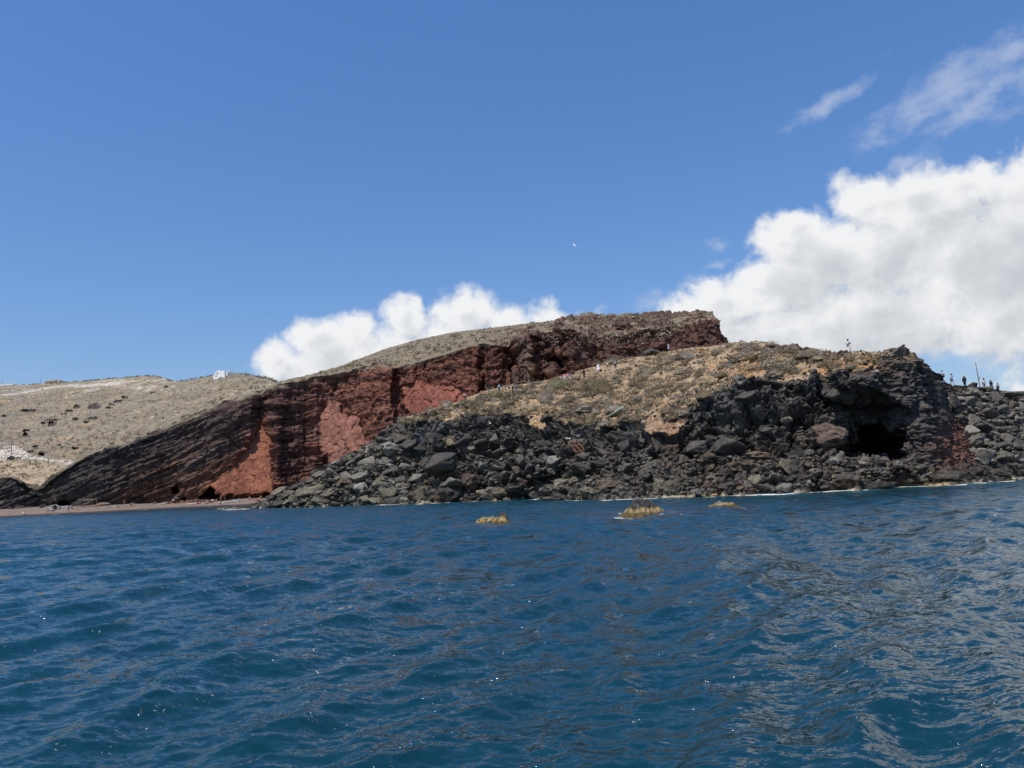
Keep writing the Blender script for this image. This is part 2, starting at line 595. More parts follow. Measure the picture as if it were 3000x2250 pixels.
# scattered rock outcrops higher up and along the ridge right of the red hill
outc = sstep(fbm(Pn, 5.0, 4, 31) + 0.22 * np.exp(-((vH - bv + 28) / 34) ** 2) + 0.35 * np.exp(-((uH - 1650) / 90) ** 2 - ((vH - 750) / 22) ** 2) + 0.3 * np.exp(-((uH - 1250) / 60) ** 2 - ((vH - 905) / 25) ** 2), 0.27, 0.42)
ledges = sstep(outc, 0, 1) * (1 - rock)
apron = sstep(T, 0.9, 1.2) * (1 - sstep(T, 2.0, 2.5)) * (1 - rightpile)
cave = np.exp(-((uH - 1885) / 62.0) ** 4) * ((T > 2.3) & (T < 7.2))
lam = np.clip(np.exp(-((uH - 2010) / 48.0) ** 4) + np.exp(-((uH - 1935) / 90.0) ** 4) * (T > 6.7) * (T < 8.6), 0, 1) * (T > 1.8) * (T < 9.4)
# horizontal laminae of the lava mass right of the cave
Q = Pn * np.array([0.16, 0.16, 1.0])
Qw = Q + np.stack([0 * nA, 0 * nA, .9 * nA + .35 * nB], 1)
lamn = fbm(Qw * np.array([1.6, 1.6, 1]), 0.75, 3, 41) + 0.6 * fbm(Qw * np.array([2.2, 2.2, 1]), 0.3, 2, 43)
fa, ida, ea = facets(Pn + 0.8 * nB[:, None], 4.2, 11)
fb_, idb, eb = facets(Pn, 1.25, 12)
fc_, idc, ec = facets(Pn, 0.55, 13, crack=0.6)
rg = fbm(Pn, 1.1, 4, 21, ridge=True)
fcol, idcol, ecol = facets(Pn * np.array([1, 1, .32]) + .3 * nB[:, None], 1.7, 15, step=.9, crack=.9)
clink = sstep(fbm(Pn, 4.5, 3, 51), -0.25, 0.15)       # clinkery aa against smooth blocky lava
blocky = 1 - clink
dR = 1.1 * nA + 3.4 * fa * 0.70 + 1.25 * fb_ * (0.40 + 0.65 * clink) + 0.55 * fc_ * (0.20 + 0.95 * clink) + 0.34 * (rg - 0.2) * (0.2 + clink)
hollow = sstep(fbm(Pn * np.array([1, 1, 1.5]), 3.6, 3, 61), 0.05, 0.32)
dR -= 2.3 * hollow * sstep(T, 2.6, 3.4) * (1 - sstep(T, 7.2, 8.0)) * (1 - lam)
capm = np.interp(uH, [840, 880, 1100, 1130, 1300, 1340, 1470, 1500, 1560, 1760, 1780], [0, 1, 1, .45, .45, 1, 1, .6, .75, .75, 0]) * sstep(fbm(Pn, 7.0, 2, 63), -.35, .05)
cap = capm * sstep(T, 6.0, 6.5) * (1 - sstep(T, 7.9, 8.15)); under = capm * sstep(T, 4.3, 5.0) * (1 - sstep(T, 5.6, 6.1))
dR = dR * (1 - .45 * cap) + cap * (.9 + 1.7 * fcol * .8) - under * 2.0
dL = 0.75 * lamn + 0.8 * nA + 0.7 * fb_ * 0.6 + .5 * fa * .6
dCave = 0.5 * nA + 0.8 * fa * 0.5 + 0.4 * fb_
dS = 1.5 * nC + 0.85 * nA + 0.28 * nB + 0.14 * fb_ + 0.16 * fc_
dsp = rock * dR * (0.75 + 0.25 * (1 - apron)) + (1 - rock) * dS + ledges * (0.8 * np.maximum(fa, -0.2) + 0.5 * fb_ + 0.35)
dsp = dsp * (1 - lam) + lam * dL
dsp = dsp * (1 - cave * 0.5) + cave * 0.5 * dCave
# rubble slope on the right: tone down, boulders lie on it
dsp = np.where(rightpile > 0, dsp * (1 - rightpile) + rightpile * (0.7 * nA + 0.6 * fb_ * 0.6 + 0.45 * fc_ * 0.8), dsp)
dsp = dsp * sstep(T, 0.15, 1.0) * (0.35 + 0.65 * sstep(uH, 560, 720))
dsp *= 1 - 0.6 * sstep(T, 9.4, 10.0) * (1 - 0.6 * ledges)
ND = Nn.copy(); ND[:, 2] *= 0.75
Pd = Pn + ND * dsp[:, None]
Pd[:, 2] = np.where(T < 0.5, -1.2, Pd[:, 2])

# colours
lava = lerp(C(.040, .035, .030), C(.108, .096, .079), sstep(ida * .5 + idb * .5 + 0.5 * nA, .1, .95))
lava = lerp(lava, C(.105, .084, .062), clink * sstep(fbm(Pn, 3.0, 3, 71), -0.1, .4) * 0.75)
lava = lerp(lava, C(.15, .095, .055), apron * sstep(fbm(Pn, 5.5, 3, 72), .1, .45) * 0.55)
lava = lerp(lava, C(.085, .082, .078) * (.5 + idcol)[:, None], cap * .8)
lava = lava * (0.55 + 0.45 * eb)[:, None] * (0.75 + 0.25 * ec)[:, None]
soil = lerp(C(.36, .25, .145), C(.43, .28, .145), sstep(nC, -.3, .4))
soil = lerp(soil, C(.40, .215, .085), 0.8 * sstep(fbm(Pn, 9.0, 3, 81) + 0.5 * np.exp(-((vH - np.interp(uH, [1500, 1560, 1700, 1900], [765, 790, 800, 778])) / 14) ** 2) * (uH > 1480), .22, .5))
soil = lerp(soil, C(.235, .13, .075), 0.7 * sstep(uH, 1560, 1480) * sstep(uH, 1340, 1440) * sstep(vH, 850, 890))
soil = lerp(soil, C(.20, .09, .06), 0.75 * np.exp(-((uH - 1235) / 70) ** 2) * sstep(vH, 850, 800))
scrub = sstep(fbm(Pn, 1.3, 4, 91) + 0.25 * nC, -.10, .22)
soil = lerp(soil, lerp(C(.26, .21, .14), C(.33, .265, .175), sstep(nB, -.4, .4)), scrub * 0.65)
stones = sstep(1 - ec + 0.5 * (idc - .5), .55, .8)
soil = lerp(soil, C(.10, .082, .066), stones * 0.6)
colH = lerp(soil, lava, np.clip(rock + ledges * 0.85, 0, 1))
colH = lerp(colH, lerp(C(.052, .046, .042), C(.098, .084, .073), sstep(lamn, -.3, .4)), lam * rock)
colH = lerp(colH, C(.33, .20, .085), 0.7 * lam * sstep(T, 7.4, 8.4) * sstep(fbm(Pn, 2.5, 3, 95), -.2, .3) * sstep(uH, 2000, 1940))
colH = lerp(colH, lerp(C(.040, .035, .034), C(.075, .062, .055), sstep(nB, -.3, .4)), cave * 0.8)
redp = np.exp(-((uH - 2065) / 48) ** 2 - ((vH - 968) / 38) ** 2) + 0.55 * np.exp(-((uH - 2085) / 45) ** 2 - ((vH - 905) / 30) ** 2)
colH = lerp(colH, C(.135, .066, .045), np.clip(redp * 1.3, 0, 0.9))
tanr = rightpile * sstep(T, 7.2, 9.0) * sstep(fbm(Pn, 3, 3, 97), -.2, .3)
colH = lerp(colH, C(.25, .18, .11), tanr * 0.6)
olive = leftpile * sstep(vH, 1000, 1060)
colH = lerp(colH, C(.115, .11, .088), olive * 0.6)
# pale dried algae and salt line just above the sea, wet rock below it
zz = Pd[:, 2] + 0.25 * nB + 0.2 * nA
algae = sstep(zz, -0.1, .10) * sstep(zz, .42, .20) * sstep(fbm(Pn, 5.0, 2, 99), -.15, .3)
colH = lerp(colH, lerp(C(.46, .40, .29), C(.42, .28, .10), sstep(nA, -.1, .5)), algae * 0.85 * (T < 3))
colH = lerp(colH, colH * 0.6, sstep(zz, 1.2, .5) * (1 - algae) * 0.8)

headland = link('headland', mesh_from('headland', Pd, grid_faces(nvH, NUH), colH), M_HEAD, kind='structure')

# ------------------------------------------------------------------ red cliff with the hill above it
BASE = np.array([(-330, 1119), (-250, 1115), (0, 1101), (113, 1098), (213, 1089), (369, 1078.5), (475, 1073), (561, 1069), (600, 1066), (700, 1052), (800, 1005), (870, 925), (950, 886), (1030, 858), (1110, 845), (1150, 835), (1200, 817), (1240, 808), (1300, 793), (1400, 776), (1480, 760), (1565, 752), (1600, 760)], float)
BASED = np.array([(-330, 186), (0, 185), (113, 187), (213, 190), (369, 199), (561, 201), (700, 203), (800, 204), (870, 201), (950, 193), (1030, 186), (1110, 180), (1200, 182), (1300, 188), (1400, 194), (1480, 198), (1565, 200), (1600, 204)], float)
EDGE = np.array([(-330, 1050), (-250, 1046), (0, 1036), (21, 1030), (64, 1049), (88, 1054), (113, 1030), (171, 998), (235, 966), (277, 955), (320, 938), (369, 917), (411, 902), (475, 874), (529, 855), (601, 832), (646, 825), (695, 814.5), (737, 805), (818, 786), (835, 793), (850, 797), (896, 783), (957, 766), (1006, 751), (1043, 739), (1067, 744), (1100, 750), (1112, 733), (1150, 722), (1180, 716), (1230, 716), (1300, 730), (1400, 716), (1460, 716), (1500, 698), (1540, 690), (1556, 722), (1565, 744), (1600, 762)], float)
SKYL = np.array([(540, 856), (575, 842), (593, 828), (646, 814.5), (689, 804), (737, 790), (835, 752.6), (908, 732), (981, 718), (1104, 703), (1190, 694), (1214, 687), (1256, 679), (1286, 679), (1306, 682), (1356, 678), (1386, 680), (1446, 677), (1516, 676), (1534, 679), (1542, 686), (1549, 700), (1557, 722), (1564, 743), (1600, 763)], float)
SKYD = np.array([(540, 214), (593, 220), (646, 228), (737, 244), (835, 258), (981, 272), (1104, 280), (1256, 272), (1386, 266), (1516, 248), (1549, 228), (1564, 212), (1600, 212)], float)
us = np.concatenate([np.arange(-330, 0, 30), np.arange(0, 1530, 6), np.arange(1530, 1601, 3)]).astype(float)
bv_ = np.interp(us, BASE[:, 0], BASE[:, 1]); bd = np.interp(us, BASED[:, 0], BASED[:, 1])
ev = np.interp(us, EDGE[:, 0], EDGE[:, 1])
zb = at(us, bv_, bd)[:, 2]
ed = bd + 4
for _ in range(4):
    ed = bd + 1.5 + 0.36 * np.maximum(at(us, ev, ed)[:, 2] - zb, 0.5)
ed = np.where(us > 1100, bd + 10, ed)
ed = np.convolve(np.pad(ed, 4, mode='edge'), np.ones(9) / 9, 'valid')
sv = np.interp(us, SKYL[:, 0], SKYL[:, 1]); sd_ = np.interp(us, SKYD[:, 0], SKYD[:, 1])
left = us < 575
sv = np.where(left, ev + 3, np.minimum(sv, ev - 1)); sd_ = np.where(left, ed + 6, np.maximum(sd_, ed + 4))
low = at(us, bv_, bd - 2); low[:, 2] = np.minimum(low[:, 2] - 3, -0.5)
rowsC = [low]
for t in (0, .25, .5, .75, 1.0):
    rowsC.append(at(us, bv_ + (ev - bv_) * t, bd + (ed - bd) * (t ** 1.15)))
rowsC.append(at(us, ev + (sv - ev) * .5, ed + (sd_ - ed) * .42))
rowsC.append(at(us, sv, sd_))
bk = rowsC[-1].copy(); kk = bk[:, :2] / np.hypot(bk[:, 0], bk[:, 1])[:, None]
bk[:, :2] += kk * 14; bk[:, 2] -= 3.0
rowsC.append(bk)
bk2 = bk.copy(); bk2[:, :2] += kk * 40; bk2[:, 2] = bk[:, 2] * 0.5
rowsC.append(bk2)
NUC = 900
bC = np.linspace(math.atan2(*rowsC[1][0][:2]), math.atan2(*at(1592, 750, 200)[:2]), NUC)
cntC = [4, 46, 46, 46, 40, 46, 46, 10, 4]
PC, tC = sheet(rowsC, bC, cntC, sc=1, sr=1)
nvC = len(tC)
Pn = PC.reshape(-1, 3)
uC, vC = proj(Pn)
T = np.repeat(tC, NUC)
hh = np.clip((T - 1) / 4, 0, 1)                      # height fraction on the face
face = sstep(T, .6, 1.0) * (1 - sstep(T, 4.75, 5.05))
# buttresses and recesses of the face (metres, + = set back)
BUT = np.array([(-330, 0), (0, 0), (40, 1), (85, 4), (120, 2), (200, 0), (330, -1.5), (440, -1.5), (505, -2.4), (538, -2.6), (549, -.6), (556, 1.6), (570, 1.2), (580, -1.0), (598, -1.7), (606, -1.2), (616, .4), (634, 1.3), (660, 2.5), (682, -0.5), (700, 1.5), (725, 3.5), (760, 2), (800, 0.5), (832, -1.5), (846, -3.0), (853, 2.5), (868, 3.0), (890, -.5), (900, 2), (935, 2.5), (990, 1.5), (1030, -0.5), (1040, 3.5), (1055, 3.5), (1062, -1.0), (1076, 1.5), (1092, 4.0), (1108, 4.0), (1116, -3.5), (1146, -4.0), (1158, 0.5), (1176, 2.0), (1186, -2.5), (1200, -3.0), (1214, 1.5), (1232, -3.5), (1262, -2.0), (1290, 1.0), (1330, -1.0), (1380, 1.5), (1430, 0), (1600, 0)], float)
w1 = fbm(Pn, 9.0, 3, 105)
shift = (vC - 930) * np.interp(uC, [440, 530, 560, 700], [0, -0.10, -0.03, 0.05])
bm = np.interp(uC - shift * (uC < 560) - 9 * w1, BUT[:, 0], BUT[:, 1])
bm = bm * face * sstep(hh, 0, .12)
TAL = [
    ([(551, 936), (566, 925), (580, 942), (586, 985), (588, 1027), (592, 1068), (478, 1076), (452, 1052), (470, 1036), (500, 1004), (522, 972)], C(.25, .094, .053), 7.0),
    ([(700, 880), (712, 866), (735, 872), (745, 900), (775, 910), (800, 960), (812, 985), (790, 1010), (745, 1040), (705, 1010), (690, 940), (683, 905)], C(.255, .114, .078), 6.0),
    ([(868, 838), (900, 822), (925, 832), (960, 838), (1002, 846), (1015, 862), (980, 880), (930, 895), (880, 905), (868, 870)], C(.21, .074, .049), 5.0),
]
tal = np.zeros(len(Pn)); talh = np.zeros(len(Pn)); talc = np.zeros((len(Pn), 3)); push = np.zeros(len(Pn))
wg = 10 * w1 + 6 * fbm(Pn, 2.5, 3, 106)
for poly, c, amp in TAL:
    sdp = inpoly(uC, vC, poly) + wg
    k = sstep(sdp, -3.5, 5.0)
    y0, y1 = min(p[1] for p in poly), max(p[1] for p in poly)
    dn = np.clip((vC - y0) / (y1 - y0), 0, 1)
    push += k * (-1.0 + amp * .62 * dn)
    talc = lerp(talc, np.broadcast_to(c, talc.shape), sstep(sdp, -40, -20))
    tal = np.maximum(tal, k)
    talh = np.maximum(talh, sstep(sdp + 8 * w1, -26, 12))
# two caves at the cliff foot
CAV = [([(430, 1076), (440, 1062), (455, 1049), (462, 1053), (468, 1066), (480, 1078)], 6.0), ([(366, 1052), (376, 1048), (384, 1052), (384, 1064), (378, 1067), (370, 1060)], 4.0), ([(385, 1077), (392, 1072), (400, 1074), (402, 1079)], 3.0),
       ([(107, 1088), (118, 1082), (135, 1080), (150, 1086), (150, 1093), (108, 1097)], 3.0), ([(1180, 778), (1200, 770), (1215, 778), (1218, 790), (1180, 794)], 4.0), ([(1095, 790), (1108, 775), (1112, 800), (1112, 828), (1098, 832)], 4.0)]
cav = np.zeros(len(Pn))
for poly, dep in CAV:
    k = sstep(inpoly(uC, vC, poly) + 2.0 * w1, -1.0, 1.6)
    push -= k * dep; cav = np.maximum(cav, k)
rad = np.stack([np.sin(np.arctan2(Pn[:, 0], Pn[:, 1])), np.cos(np.arctan2(Pn[:, 0], Pn[:, 1])), np.zeros(len(Pn))], 1)
Pm = Pn + rad * (bm * (1 - tal) - push)[:, None]
Nn = normals(Pm.reshape(nvC, NUC, 3))
Nn = np.stack([smooth_cols(smooth_rows(Nn[..., i], 3), 3) for i in range(3)], -1).reshape(-1, 3)
Nn /= np.linalg.norm(Nn, axis=1, keepdims=True)
# beds: dip up to the right on the left half, bent flat in the bowl right of the rib
lat = Pn[:, 0]
wq = fbm(Pn, 12.0, 3, 110)
w4 = fbm(Pn, 3.0, 2, 137)


def beds(dip, seed):
    s = Pn[:, 2] * np.cos(dip) - lat * np.sin(dip); a = Pn[:, 2] * np.sin(dip) + lat * np.cos(dip)
    q = np.stack([a * .085, s + .5 * wq + .5 * w1, Pn[:, 1] * .06], 1)
    f = fbm(q, 2.2, 3, seed); g = fbm(q * np.array([1.6, 1, 1]), .8, 3, seed + 1)
    h = s / 1.3 + .5 * wq + .5 * w1 + .22 * w4
    k = np.floor(h); fr = h - k
    kr = (np.sin(k * 12.9898 + seed) * 43758.5453) % 1.0
    le = (fr ** 2.2 - .35) * (.2 + 1.0 * kr) * np.clip(.5 + 1.3 * fbm(np.stack([a * .075, k * 3.1, Pn[:, 1] * .05], 1), 1.0, 3, seed + 2), 0, 1.3)
    return f, g, le, kr, q


bsel = sstep(uC + 14 * w1 - .25 * (vC - 930) * (uC < 580), 540, 566)
bA, bB = beds(R(27), 111), beds(R(5), 211)
bed, bed2, ledge, kr = [x * (1 - bsel) + y * bsel for x, y in zip(bA[:4], bB[:4])]
QB = bA[4] * (1 - bsel)[:, None] + bB[4] * bsel[:, None]
gully = fbm(Pn * np.array([1, 1, .16]), 2.6, 3, 139, ridge=True)
fa, ida, ea = facets(Pn, 5.0, 113); fb_, idb, eb = facets(Pn, 2.0, 114)
rgc = fbm(Pn, 2.4, 4, 115, ridge=True)
bedw = np.interp(uC, [-330, 560, 690, 760, 850, 1000, 1100], [1, 1, .9, .5, .55, .25, .1])
boul = sstep(uC, 1085, 1120)
dF = bedw * (1.2 * bed + .7 * bed2 + 1.5 * ledge) + .9 * (gully - .3) * (.35 + .65 * sstep(uC, 530, 600)) + (1 - bedw) * (1.3 * (rgc - .2) + 1.2 * fa * .5) + 1.0 * w1 + 0.8 * fb_ * .55
dF = dF * (1 - boul) + boul * (2.3 * fa * .7 + 1.5 * fb_ * .6 + 1.2 * w1 + 1.2 * (rgc - .3) + .5 * fbm(Pn, .9, 3, 147))
strk = fbm(np.stack([lat + .5 * Pn[:, 2], .12 * (Pn[:, 2] - .55 * lat), Pn[:, 1] * .1], 1), 1.1, 3, 118)
dT = .45 * w1 + .5 * strk + .40 * fb_ + .4 * np.maximum(fbm(Pn, 1.3, 2, 119), 0)
slope_out = sstep(fbm(Pn, 7.0, 4, 120) + .26 * sstep(uC, 1170, 1250) + .12 * sstep(uC, 1040, 1110), .20, .42)
f1c, f2c, cidc, _o = worley(Pn * np.array([1, 1, 1.5]), 1.5, 145)
clc = sstep(.8 - f1c, 0, .6)
dU = .42 * clc + .9 * fbm(Pn, 11, 3, 121) + .35 * fb_ * .6 + slope_out * (1.6 * np.maximum(fa, -.3) + .9 * fb_) * sstep(uC, 900, 1200)
mesa = sstep(uC, 1440, 1480) * sstep(inpoly(uC, vC, [(1440, 742), (1462, 722), (1500, 697), (1538, 688), (1556, 715), (1572, 750), (1500, 756)]) + 6 * w1, -2, 3)
dU = dU * (1 - mesa) + mesa * (1.5 * fa * .6 + 1.1 * fb_ + 1.0 * (rgc - .2) - 1.2)
dsp = np.where(T < 5, face * (dF * (1 - tal) + dT * tal), dU)
dsp = dsp * (1 - .6 * cav) * sstep(T, .3, 1.0)
dsp *= 1 - .6 * sstep(T, 6.4, 7) * (uC < 1180)
Pd = Pm + Nn * dsp[:, None]

dark = C(.064, .054, .046)
red_t = np.interp(uC, [-330, 250, 430, 540, 565, 620, 700, 800, 1100], [0, .04, .22, .36, .62, .62, .85, 1, 1])
low_red = np.interp(uC, [150, 300, 450], [0, .35, .55]) * sstep(hh, .45, .05)
bandn = sstep(fbm(QB, 3.0, 3, 130), -.35, .4)
rock_c = lerp(dark, C(.115, .055, .040), np.clip(red_t * 1.4 + low_red, 0, 1))
rock_c = lerp(rock_c, C(.225, .092, .058), sstep(red_t, .55, 1.0) * (.45 + .55 * bandn))
rock_c = lerp(rock_c, C(.16, .082, .042), .75 * sstep(uC, 560, 480) * sstep(uC, 150, 330) * bandn * sstep(hh, .75, .35))
rock_c = lerp(rock_c, C(.115, .10, .085), .55 * sstep(bed, .12, .5) * sstep(uC, 620, 500))
rock_c = lerp(rock_c, C(.30, .20, .14), .75 * sstep(fbm(Pn * np.array([1, 1, .35]), 4.0, 3, 131), .22, .45) * np.exp(-((uC - 690) / 45) ** 2) * sstep(vC, 890, 830))
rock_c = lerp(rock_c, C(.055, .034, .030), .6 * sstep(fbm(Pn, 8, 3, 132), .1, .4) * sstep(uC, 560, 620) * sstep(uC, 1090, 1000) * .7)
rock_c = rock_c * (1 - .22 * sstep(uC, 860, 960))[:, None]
rock_c = lerp(rock_c, C(.085, .05, .04), .5 * np.exp(-((uC - 645) / 34) ** 2) * sstep(vC, 1030, 1000))
rock_c = lerp(rock_c, lerp(C(.085, .052, .042), C(.15, .075, .052), sstep(fbm(Pn, 3.5, 3, 148), -.3, .3)), .85 * boul)
pill = np.exp(-((uC - 1131 - (vC - 760) * .18) / 13) ** 4) * sstep(vC, 722, 740)
rock_c = lerp(rock_c, lerp(C(.14, .10, .075), C(.36, .26, .165), sstep(fbm(Pn * np.array([1, 1, .2]), 1.6, 3, 133) + (uC - 1140) / 40, .0, .5)), pill * .9)
rock_c = rock_c * (.55 + .45 * eb)[:, None] * (1 + .45 * fbm(Pn, 1.4, 4, 136))[:, None] * (1 + bedw * (.45 * bed2 + .5 * (kr - .5)))[:, None]
rock_c = lerp(rock_c, talc * (.98 + .45 * strk + .42 * fbm(Pn, 1.1, 4, 134) + .3 * w1)[:, None], np.clip(.25 * tal + .75 * talh, 0, 1) * (.82 + .18 * tal))
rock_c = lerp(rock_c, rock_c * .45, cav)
grass = lerp(C(.195, .158, .108), C(.24, .192, .13), sstep(fbm(Pn, 6, 3, 140), -.3, .4))
grass = lerp(grass, lerp(C(.15, .125, .08), C(.215, .18, .12), cidc), clc * .8)
grass = lerp(grass, C(.20, .105, .07), np.interp(uC, [950, 1150, 1560], [.0, .6, .5]) * sstep(fbm(Pn, 5, 4, 142), -.1, .35))
grass = lerp(grass, C(.10, .055, .043), slope_out * .8 * sstep(uC, 950, 1150))
grass = lerp(grass, C(.40, .26, .15), .8 * sstep(uC, 1230, 1330) * sstep(fbm(Pn, 4, 3, 143), .30, .45))
grass = lerp(grass, C(.17, .048, .036), mesa * (.5 + .5 * sstep(uC, 1560, 1545)))
grass = lerp(grass, C(.075, .06, .055), mesa * sstep(uC, 1538, 1550))
edge = sstep(T + .5 * w1 + .3 * fbm(Pn, 2.2, 3, 144), 4.72, 5.06)
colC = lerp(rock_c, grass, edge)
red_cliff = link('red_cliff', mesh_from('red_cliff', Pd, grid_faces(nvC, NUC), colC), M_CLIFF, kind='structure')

# ------------------------------------------------------------------ far hill behind the beach
FS = np.array([(-330, 842), (-200, 838), (0, 830.5), (64, 829.5), (90, 827), (128, 826), (171, 822), (213, 819), (256, 814.5), (299, 812), (333, 810.7), (352, 815), (369, 823), (400, 821), (433, 815.6), (463, 810), (480, 806), (497, 804), (515, 806), (540, 810), (582, 820), (593, 827), (640, 846), (700, 880)], float)
FD = np.array([(-330, 640), (0, 600), (299, 555), (340, 520), (369, 470), (400, 448), (500, 430), (593, 400), (700, 360)], float)
uf = np.arange(-330, 701, 6).astype(float)
fv = np.interp(uf, FS[:, 0], FS[:, 1]); fd = np.interp(uf, FD[:, 0], FD[:, 1])
e_v = np.interp(uf, EDGE[:, 0], EDGE[:, 1]); e_d = np.interp(uf, us, ed)
b_v = np.where(uf < 130, np.maximum(e_v, np.interp(uf, [-330, 60, 130], [1060, 1052, 1026])), e_v) + 5
b_d = e_d + 2.0
mid_v = b_v + (fv - b_v) * np.interp(uf, [-330, 100, 300, 700], [.42, .42, .35, .35])
rowsF = [at(uf, b_v + 12, b_d - 0.5), at(uf, b_v, b_d)]
# low saddle with the dirt road, then the slope
s_v = np.interp(uf, [-330, 0, 60, 140, 200, 300, 700], [1000, 992, 996, 1000, 975, 945, 850]); s_v = np.minimum(s_v, b_v - 4)
s_d = np.where(uf < 220, np.interp(uf, [-330, 0, 130, 220], [270, 262, 250, 236]), b_d + (fd - b_d) * .10)
rowsF.append(at(uf, s_v, s_d))
for t, td in ((.33, .26), (.66, .58), (1.0, 1.0)):
    rowsF.append(at(uf, s_v + (fv - s_v) * t, s_d + (fd - s_d) * td))
bk = rowsF[-1].copy(); kk = bk[:, :2] / np.hypot(bk[:, 0], bk[:, 1])[:, None]
bk[:, :2] += kk * 40; bk[:, 2] -= 5
rowsF.append(bk)
bk2 = bk.copy(); bk2[:, :2] += kk * 160; bk2[:, 2] -= 40
rowsF.append(bk2)
NUF = 560
bF = np.linspace(math.atan2(*rowsF[1][0][:2]), math.atan2(*at(690, 850, 250)[:2]), NUF)
PF_, tF = sheet(rowsF, bF, [4, 30, 56, 56, 60, 6, 4], sc=1, sr=3)
nvF = len(tF)
Pn = PF_.reshape(-1, 3); uF, vF = proj(Pn); T = np.repeat(tF, NUF)
rad = np.stack([np.sin(np.arctan2(Pn[:, 0], Pn[:, 1])), np.cos(np.arctan2(Pn[:, 0], Pn[:, 1])), np.zeros(len(Pn))], 1)
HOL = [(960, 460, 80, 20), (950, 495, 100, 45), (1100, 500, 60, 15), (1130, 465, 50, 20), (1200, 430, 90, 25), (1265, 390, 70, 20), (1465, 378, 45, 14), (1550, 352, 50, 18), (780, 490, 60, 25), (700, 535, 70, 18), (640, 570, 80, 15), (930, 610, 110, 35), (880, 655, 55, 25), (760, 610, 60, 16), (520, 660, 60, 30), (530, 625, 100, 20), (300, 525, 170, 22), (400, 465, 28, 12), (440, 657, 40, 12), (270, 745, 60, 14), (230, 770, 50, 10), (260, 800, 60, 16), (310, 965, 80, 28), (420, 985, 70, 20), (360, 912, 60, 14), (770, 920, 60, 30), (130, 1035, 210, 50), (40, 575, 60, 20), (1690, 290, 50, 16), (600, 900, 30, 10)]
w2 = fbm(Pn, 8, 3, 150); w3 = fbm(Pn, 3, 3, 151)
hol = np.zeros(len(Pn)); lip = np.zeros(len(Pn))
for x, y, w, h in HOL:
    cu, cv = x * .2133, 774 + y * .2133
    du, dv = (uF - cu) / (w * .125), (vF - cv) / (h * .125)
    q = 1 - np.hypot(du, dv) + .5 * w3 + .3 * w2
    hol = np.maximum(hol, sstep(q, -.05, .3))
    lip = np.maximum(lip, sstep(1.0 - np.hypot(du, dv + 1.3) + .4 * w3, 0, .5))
Nn = normals(PF_).reshape(-1, 3)
f1, f2, cid, off = worley(Pn * np.array([1, 1, 1.6]), 2.3, 160)
clump = sstep(.75 - f1, 0, .6)
ter = fbm(np.stack([Pn[:, 0] * .08, Pn[:, 1] * .08, Pn[:, 2]], 1), 3.0, 3, 161)
live = sstep(T, 1.2, 1.8)
dsp = (2.2 * fbm(Pn, 40, 3, 152) + .7 * w2 + .35 * w3 + 1.3 * ter) * live + .55 * clump * sstep(T, 1, 1.4)
dsp *= 1 - .7 * sstep(T, 4.5, 5)
dist = np.hypot(Pn[:, 0], Pn[:, 1])
Pd = Pn + Nn * dsp[:, None] + rad * (hol * 4.5 - lip * 1.6)[:, None]
soil = lerp(C(.225, .186, .130), C(.268, .22, .152), sstep(fbm(Pn, 25, 3, 162), -.3, .4))
soil = lerp(soil, C(.37, .245, .125), .6 * sstep(fbm(Pn, 14, 3, 163), .05, .4))
pale = sstep(fbm(np.stack([Pn[:, 0] * .3, Pn[:, 1] * .3, Pn[:, 2]], 1), 5, 3, 164) + np.interp(vF, [812, 840, 865, 900], [.30, .20, -.15, -.5]) * (uF < 380) - .3 * (uF >= 380), .25, .45)
soil = lerp(soil, C(.52, .45, .34), pale * .6)
soil = soil * (1 + .5 * ter)[:, None]
bush = lerp(C(.155, .132, .095), C(.205, .174, .125), cid)
colF = lerp(soil, bush, clump * (.85 - .45 * pale) * sstep(w2 + .25, -.4, .1))
road = np.exp(-((vF - np.interp(uF, [-330, 0, 60, 110, 160, 260], [880, 853, 845, 838, 833, 829])) / 2.6) ** 2) * (uF < 260) + np.exp(-((vF - np.interp(uF, [-330, 0, 40, 80, 110, 170], [1010, 976, 984, 994, 999, 999])) / 3.2) ** 2) * (uF < 172)
bank = sstep(inpoly(uF, vF, [(-60, 975), (0, 968), (28, 966), (60, 980), (100, 997), (70, 1003), (30, 1000), (0, 1002), (-60, 1005)]) + 5 * w3, -2, 3)
colF = lerp(colF, C(.50, .44, .36), np.clip(road * .85 + bank * .8, 0, .92))
colF = lerp(colF, C(.42, .31, .19), .6 * sstep(vF, 1000, 1012) * (uF < 140))
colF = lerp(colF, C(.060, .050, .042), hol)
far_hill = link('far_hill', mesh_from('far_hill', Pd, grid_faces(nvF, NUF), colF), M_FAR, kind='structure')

# ------------------------------------------------------------------ beach
BW = np.array([(-400, 1138), (-100, 1122.5), (0, 1117.5), (100, 1112.5), (213, 1107), (300, 1102.3), (369, 1098.5), (450, 1094.6), (518, 1092), (560, 1090), (640, 1086), (700, 1082)], float)
ub = np.arange(-400, 701, 8).astype(float)
bw = atz(ub, np.interp(ub, BW[:, 0], BW[:, 1]), 0.0)
bw[:, 1] += 0
bdw = np.hypot(bw[:, 0], bw[:, 1]); kk = bw[:, :2] / bdw[:, None]


def off_(dr, z):
    p = bw.copy(); p[:, :2] += kk * dr; p[:, 2] = z
    return p


